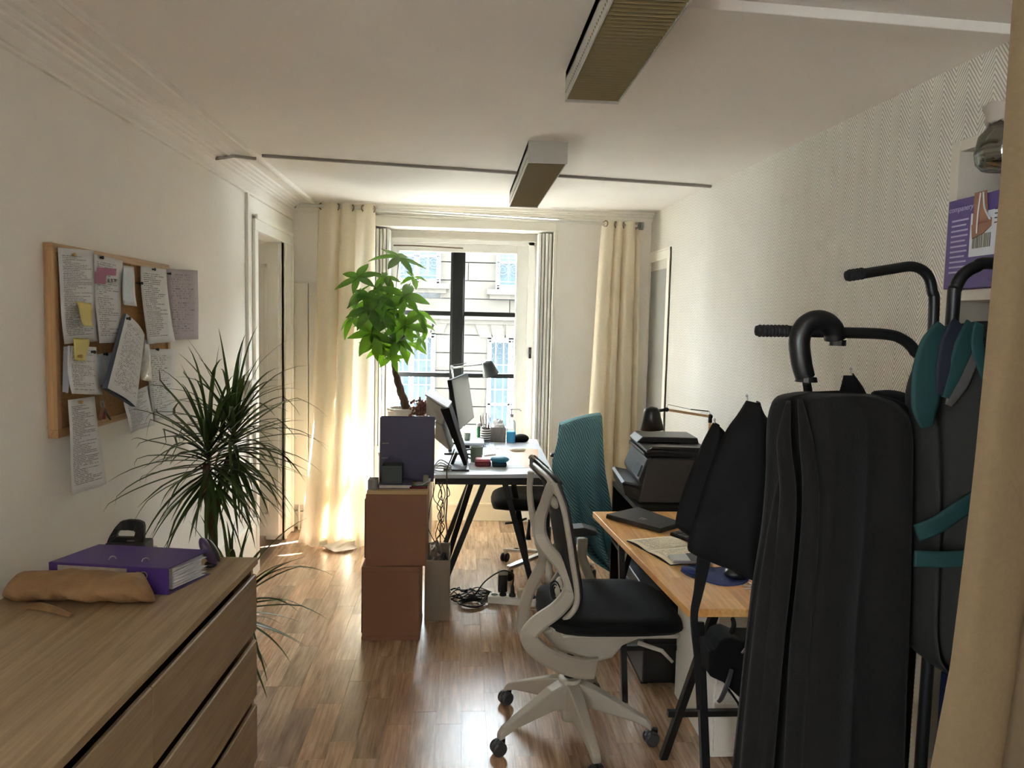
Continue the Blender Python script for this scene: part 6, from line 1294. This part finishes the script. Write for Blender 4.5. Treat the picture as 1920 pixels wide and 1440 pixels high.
# draped garments lofted from their outlines
def garment(name, label, cat, rows, mt, y0, dep, folds, seed=0.0, nu=72, nv=70):
    # rows: (left point, right point) top to bottom in world space; closed loop of folded cloth
    Ls, Rs = cr_spline([r[0] for r in rows], 5), cr_spline([r[1] for r in rows], 5)
    def fn(u, v):
        i = min(int(v*(len(Ls)-1)), len(Ls)-2); f = v*(len(Ls)-1)-i
        a = Ls[i]*(1-f)+Ls[i+1]*f; b_ = Rs[i]*(1-f)+Rs[i+1]*f; c = (a+b_)/2; hw_ = (b_-a)/2
        an = 2*PI*u; e = 0.75; cx, cy = math.cos(an), math.sin(an); w = min(1, v*1.6)
        fold = (0.010+0.022*w)*math.sin(folds*an+seed+1.5*v)*(0.3+0.7*abs(cy))+0.008*w*math.sin(folds*2.3*an+seed*2)
        sx = math.copysign(abs(cx)**e, cx); r_ = dep*(0.55+0.45*min(1, v*3))
        dome = math.sqrt(max(0.0, min(1.0, v/0.06))) if v < 0.06 else 1.0
        p = c+hw_*sx*(0.82+0.18*dome)+Vector((0, -(r_*cy*dome+fold*(1 if cy > 0 else 0.6)*dome), 0)); return p
    m = MB(); m.grid(fn, nu, nv, True); b = len(m.v); top = sum((Vector(m.v[k]) for k in range(nu)), Vector())/nu; m.v.append(top+Vector((0, 0, 0.004)))
    for k in range(nu): m.f.append([k, (k+1) % nu, b])
    return tag(m.build(name, mt, None, smooth=True), label, cat), fn
FOLD = [[(0.609,1.345,1.536), (0.591,1.315,1.463), (0.602,1.310,1.365), (0.597,1.305,1.237), (0.586,1.300,1.097), (0.579,1.295,0.956), (0.573,1.290,0.835)], [(0.628,1.340,1.541), (0.635,1.318,1.463), (0.646,1.312,1.365), (0.645,1.308,1.236), (0.637,1.304,1.095), (0.635,1.300,0.953), (0.633,1.295,0.830)], [(0.596,1.335,1.389), (0.586,1.325,1.291), (0.572,1.315,1.172), (0.564,1.310,1.052), (0.557,1.305,0.941), (0.551,1.300,0.829)]]
ct, ctfn = garment('coat', 'long charcoal wool coat draped over the rack arm', 'coat', [((0.664,1.400,1.550), (0.797,1.400,1.548)), ((0.616,1.400,1.539), (0.828,1.400,1.542)), ((0.602,1.400,1.512), (0.861,1.400,1.530)), ((0.595,1.390,1.471), (0.881,1.400,1.495)), ((0.594,1.380,1.390), (0.886,1.400,1.389)), ((0.591,1.380,1.286), (0.889,1.400,1.281)), ((0.578,1.380,1.169), (0.893,1.400,1.161)), ((0.565,1.370,1.045), (0.895,1.400,1.029)), ((0.554,1.360,0.932), (0.899,1.400,0.906)), ((0.546,1.360,0.791), (0.905,1.400,0.758)), ((0.543,1.360,0.681), (0.910,1.400,0.643))], 'coat', 1.4, 0.075, 7, 0.6)
for k in range(3):
    P = FOLD[k]; L = len(cr_spline(P, 5)); m = MB(); m.tube(cr_spline(P, 5), [0.004]+[0.013, 0.015, 0.017, 0.018, 0.018, 0.018][:len(P)-1], 10); m.build('front_fold', 'coat', ct, smooth=True)
m = MB(); m.tube(cr_spline([(0.818,1.420,1.542), (0.865,1.440,1.539), (0.909,1.460,1.527), (0.931,1.470,1.497)], 5), [0.010, 0.014, 0.014, 0.012], 10); m.build('collar_loop', 'coat', ct, smooth=True)
jk, jfn = garment('jacket', 'dark olive jacket with teal bands hanging beside the cream curtain', 'jacket', [((0.900,1.360,1.681), (1.053,1.360,1.697)), ((0.879,1.360,1.648), (1.056,1.360,1.656)), ((0.868,1.360,1.602), (1.066,1.360,1.606)), ((0.859,1.360,1.549), (1.070,1.360,1.552)), ((0.870,1.360,1.448), (1.067,1.360,1.451)), ((0.879,1.360,1.324), (1.067,1.360,1.325)), ((0.882,1.360,1.218), (1.053,1.360,1.218)), ((0.885,1.360,1.112), (1.040,1.360,1.111)), ((0.898,1.360,1.052), (1.034,1.360,1.051)), ((0.932,1.360,1.020), (1.025,1.360,1.019))], 'olive', 1.36, 0.07, 4, 2.0)
def band(pts_l, mt, w, nm_='teal_band'):
    m = MB(); P = cr_spline(pts_l, 6); m.sweep(P, (0, 1, 0.05), w, 0.006); return m.build(nm_, mt, jk, smooth=True)
band([(0.829,1.275,1.306), (0.861,1.270,1.322), (0.905,1.270,1.352), (0.960,1.280,1.379)], 'teal', 0.034); band([(0.828,1.275,1.259), (0.870,1.268,1.260), (0.922,1.270,1.261), (0.970,1.280,1.260)], 'teal', 0.030)
band([(0.857,1.280,1.681), (0.834,1.268,1.645), (0.824,1.265,1.598), (0.824,1.268,1.540), (0.835,1.275,1.501)], 'teal', [0.03, 0.055, 0.06, 0.05, 0.02]); band([(0.886,1.280,1.687), (0.864,1.265,1.655), (0.854,1.260,1.608), (0.848,1.265,1.560)], 'navy', [0.03, 0.042, 0.04, 0.016], 'navy_band')
band([(0.908,1.280,1.688), (0.883,1.262,1.646), (0.869,1.260,1.599), (0.858,1.265,1.555)], 'teal', [0.022, 0.036, 0.03, 0.014]); band([(0.921,1.275,1.677), (0.898,1.262,1.627), (0.882,1.262,1.580), (0.867,1.268,1.541)], 'greycloth', [0.02, 0.03, 0.03, 0.012], 'grey_band')
band([(0.919,1.275,1.688), (0.909,1.262,1.646), (0.928,1.260,1.600), (0.949,1.260,1.562)], 'teal', [0.02, 0.024, 0.024, 0.02])
# black bag hanging at the trestle
hb = thing('black_bag', 'black bag with metal buckle hanging below the front edge of the wooden table', 'bag', (0.839,2.150,0.588))
m = MB(); A = [(0.768,2.150,0.687), (0.789,2.150,0.687), (0.803,2.150,0.718), (0.835,2.150,0.730), (0.869,2.150,0.716), (0.950,2.150,0.714), (0.961,2.150,0.502), (0.910,2.150,0.502), (0.843,2.150,0.563), (0.819,2.150,0.585), (0.773,2.150,0.606)]; m.prism(A, (0, 0.12, 0)); m.build('bag_body', 'nylon', hb, bevel=0.012, seg=3)
m = MB(); m.sweep(cr_spline([(0.832,2.130,0.640), (0.818,2.125,0.593), (0.802,2.125,0.551), (0.794,2.130,0.538)], 5), (0, 1, 0), [0.012, 0.014, 0.013, 0.008], 0.008); m.build('buckle_strap', 'greyp', hb)
m = MB(); m.bar((0.858,2.130,0.692), (0.878,2.130,0.722), 0.014, 0.006); m.build('buckle', 'chrome', hb, bevel=0.002)
m = MB(); m.tube([(0.829,2.140,0.573), (0.861,2.140,0.529), (0.877,2.140,0.491)], 0.004, 6); m.tube(cr_spline([(0.832,2.170,0.718), (0.883,2.260,0.719), (0.93, 2.39, 0.69)], 4), 0.008, 6); m.build('bag_strap', 'nylon', hb, smooth=True)

# tall shelf unit against the right wall
su = thing('shelf_unit', 'tall pale shelf unit against the herringbone wall behind the rack', 'shelf unit', (1.5, 1.5, 0.0))
SX = 1.325
m = MB(); m.box(SX, 1.63, 1.965, 2.0, 0.0, 2.185); m.build('side_panel', 'beige', su, bevel=0.002)
m = MB(); m.box(SX, 1.63, 0.90, 0.935, 0.0, 2.185); m.build('side_panel', 'beige', su, bevel=0.002)
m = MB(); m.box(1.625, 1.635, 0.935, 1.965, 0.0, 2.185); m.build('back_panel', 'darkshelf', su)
for z in (0.05, 0.42, 0.80, 1.18, 1.755, 2.155):
    m = MB(); m.box(SX+0.003, 1.625, 0.935, 1.965, z, z+0.03); m.build('shelf_board', 'beige', su, bevel=0.002)
cx = thing('purple_carton', 'purple printed carton with a white barcode label on the shelf', 'box', (1.45, 1.82, 1.785))
BX = 1.300
m = MB(); m.box(BX, 1.60, 1.60, 1.957, 1.786, 2.02); m.build('carton_body', 'lilacbox', cx, bevel=0.002)
def onbox(y, z): return (BX-0.0008, y, z)
m = MB(); m.box(BX-0.0012, BX-0.0002, 1.68, 1.862, 1.865, 1.975); lbl = m.build('shipping_label', 'tissue', cx)
m = MB(); m.box(BX-0.002, BX-0.0012, 1.785, 1.85, 1.885, 1.92); m.build('barcode', 'barcode', lbl)
mt_ = Matrix(((0, 0, -1, BX-0.0016), (-1, 0, 0, 1.951), (0, 1, 0, 1.988), (0, 0, 0, 1)))
text_mesh('printed_name', 'companeryP2', 0.021, 'boxprint', cx, mt_, 0.0003, 0.25)
for i in range(11):
    m = MB(); z = 1.965-i*0.0135; m.box(BX-0.0011, BX-0.0002, 1.88-(0.0 if i % 3 == 1 else 0.008), 1.937, z-0.003, z+0.0015); m.build('printed_line', 'boxprint', cx)
for i in range(4):
    m = MB(); z = 1.975-i*0.011; m.box(BX-0.0018, BX-0.0012, 1.72, 1.775, z-0.0015, z+0.0015); m.build('printed_line', 'greyp', lbl)
tg = thing('hanging_tag', 'tan paper tag with strings hanging over the front of the purple carton', 'tag', (BX, 1.822, 2.02))
m = MB(); m.prism([(BX-0.006, 1.852, 1.945), (BX-0.006, 1.782, 1.955), (BX-0.006, 1.782, 1.935), (BX-0.006, 1.807, 1.92), (BX-0.006, 1.847, 1.91)], (0.003, 0, 0)); m.build('tag_card', 'tan', tg)
m = MB(); m.grid(lambda u, v: (BX-0.006-0.006*math.sin(u*12)*v*(1-v), 1.847-0.055*u*(0.8+0.2*v), 2.025-0.08*v), 14, 6); m.build('ribbon', 'tan', tg, smooth=True, solid=0.001)
m = MB(); m.tube(cr_spline([(BX-0.012, 1.807, 2.02), (BX-0.013, 1.797, 1.98), (BX-0.012, 1.777, 1.95)], 4), 0.002, 6); m.tube(cr_spline([(BX-0.012, 1.817, 2.02), (BX-0.014, 1.819, 1.97), (BX-0.012, 1.822, 1.92)], 4), 0.0016, 6); m.tube([(BX-0.01, 1.812, 2.02), (BX+0.03, 1.812, 2.0235), (BX+0.1, 1.812, 2.023)], 0.002, 6); m.build('string', 'tissue', tg, smooth=True)
jr = thing('glass_jar', 'ribbed glass jar with cloth covered lid hung from the top of the shelf unit', 'jar', (1.137,1.550,2.072))
jc = Vector((1.179,1.600,2.083)); 
m = MB(); m.lathe([(0.004, -0.055), (0.04, -0.053), (0.052, -0.04), (0.056, -0.015), (0.05, 0.02), (0.036, 0.036), (0.032, 0.05), (0.03, 0.05), (0.034, 0.034), (0.047, 0.018), (0.052, -0.015), (0.048, -0.037), (0.004, -0.049)], jc, 28, cap=False); m.build('jar_body', 'jar', jr, smooth=True)
for i in range(3):
    m = MB(); m.torus(jc+Vector((0, 0, -0.012-0.012*i)), 0.0535-0.002*i, 0.0022, None, 28, 6); m.build('jar_rib', 'jar', jr, smooth=True)
m = MB(); m.lathe([(0.03, 0.045), (0.04, 0.05), (0.038, 0.066), (0.046, 0.084), (0.044, 0.086), (0.004, 0.08)], jc, 22); 
for i, v in enumerate(m.v): v.z += 0.004*math.sin(i*2.1)
m.build('cloth_lid', mat('linen_cloth', (176, 164, 150), 0.9), jr, smooth=True)
m = MB(); m.bar(jc+Vector((0, 0, 0.07)), (SX+0.02, jc.y, 2.19), 0.03, 0.004); m.build('cloth_strip', 'greycloth', jr)
# things on the lower shelves, glimpsed between coat and jacket
GS = 'files on the lower shelves'
for i, (y, w, h, mm_) in enumerate(((1.90, 0.03, 0.26, 'tissue'), (1.86, 0.025, 0.24, 'tan'), (1.82, 0.03, 0.25, 'greycloth'), (1.78, 0.03, 0.24, 'tissue'))):
    m = MB(); m.box(1.36, 1.58, y, y+w, 1.211, 1.211+h); tag(m.build('file_folder', mm_, None, bevel=0.002), ('patterned pale file at the left end of the shelf behind the coat', 'tan file second from the left behind the coat', 'grey file third from the left behind the coat', 'pale file fourth from the left behind the coat')[i], 'file', GS)
for i, (y, w, mm_) in enumerate(((1.90, 0.04, 'bluepad'), (1.85, 0.04, 'tissue'), (1.80, 0.04, 'maroon'), (1.75, 0.04, 'tissue'))):
    m = MB(); m.box(1.36, 1.58, y, y+w, 0.451, 0.451+0.27); tag(m.build('file_folder', mm_, None, bevel=0.002), ('blue file on the low shelf behind the coat', 'white file beside the blue file on the low shelf', 'maroon file on the low shelf behind the coat', 'white file beside the maroon file on the low shelf')[i], 'file', GS)
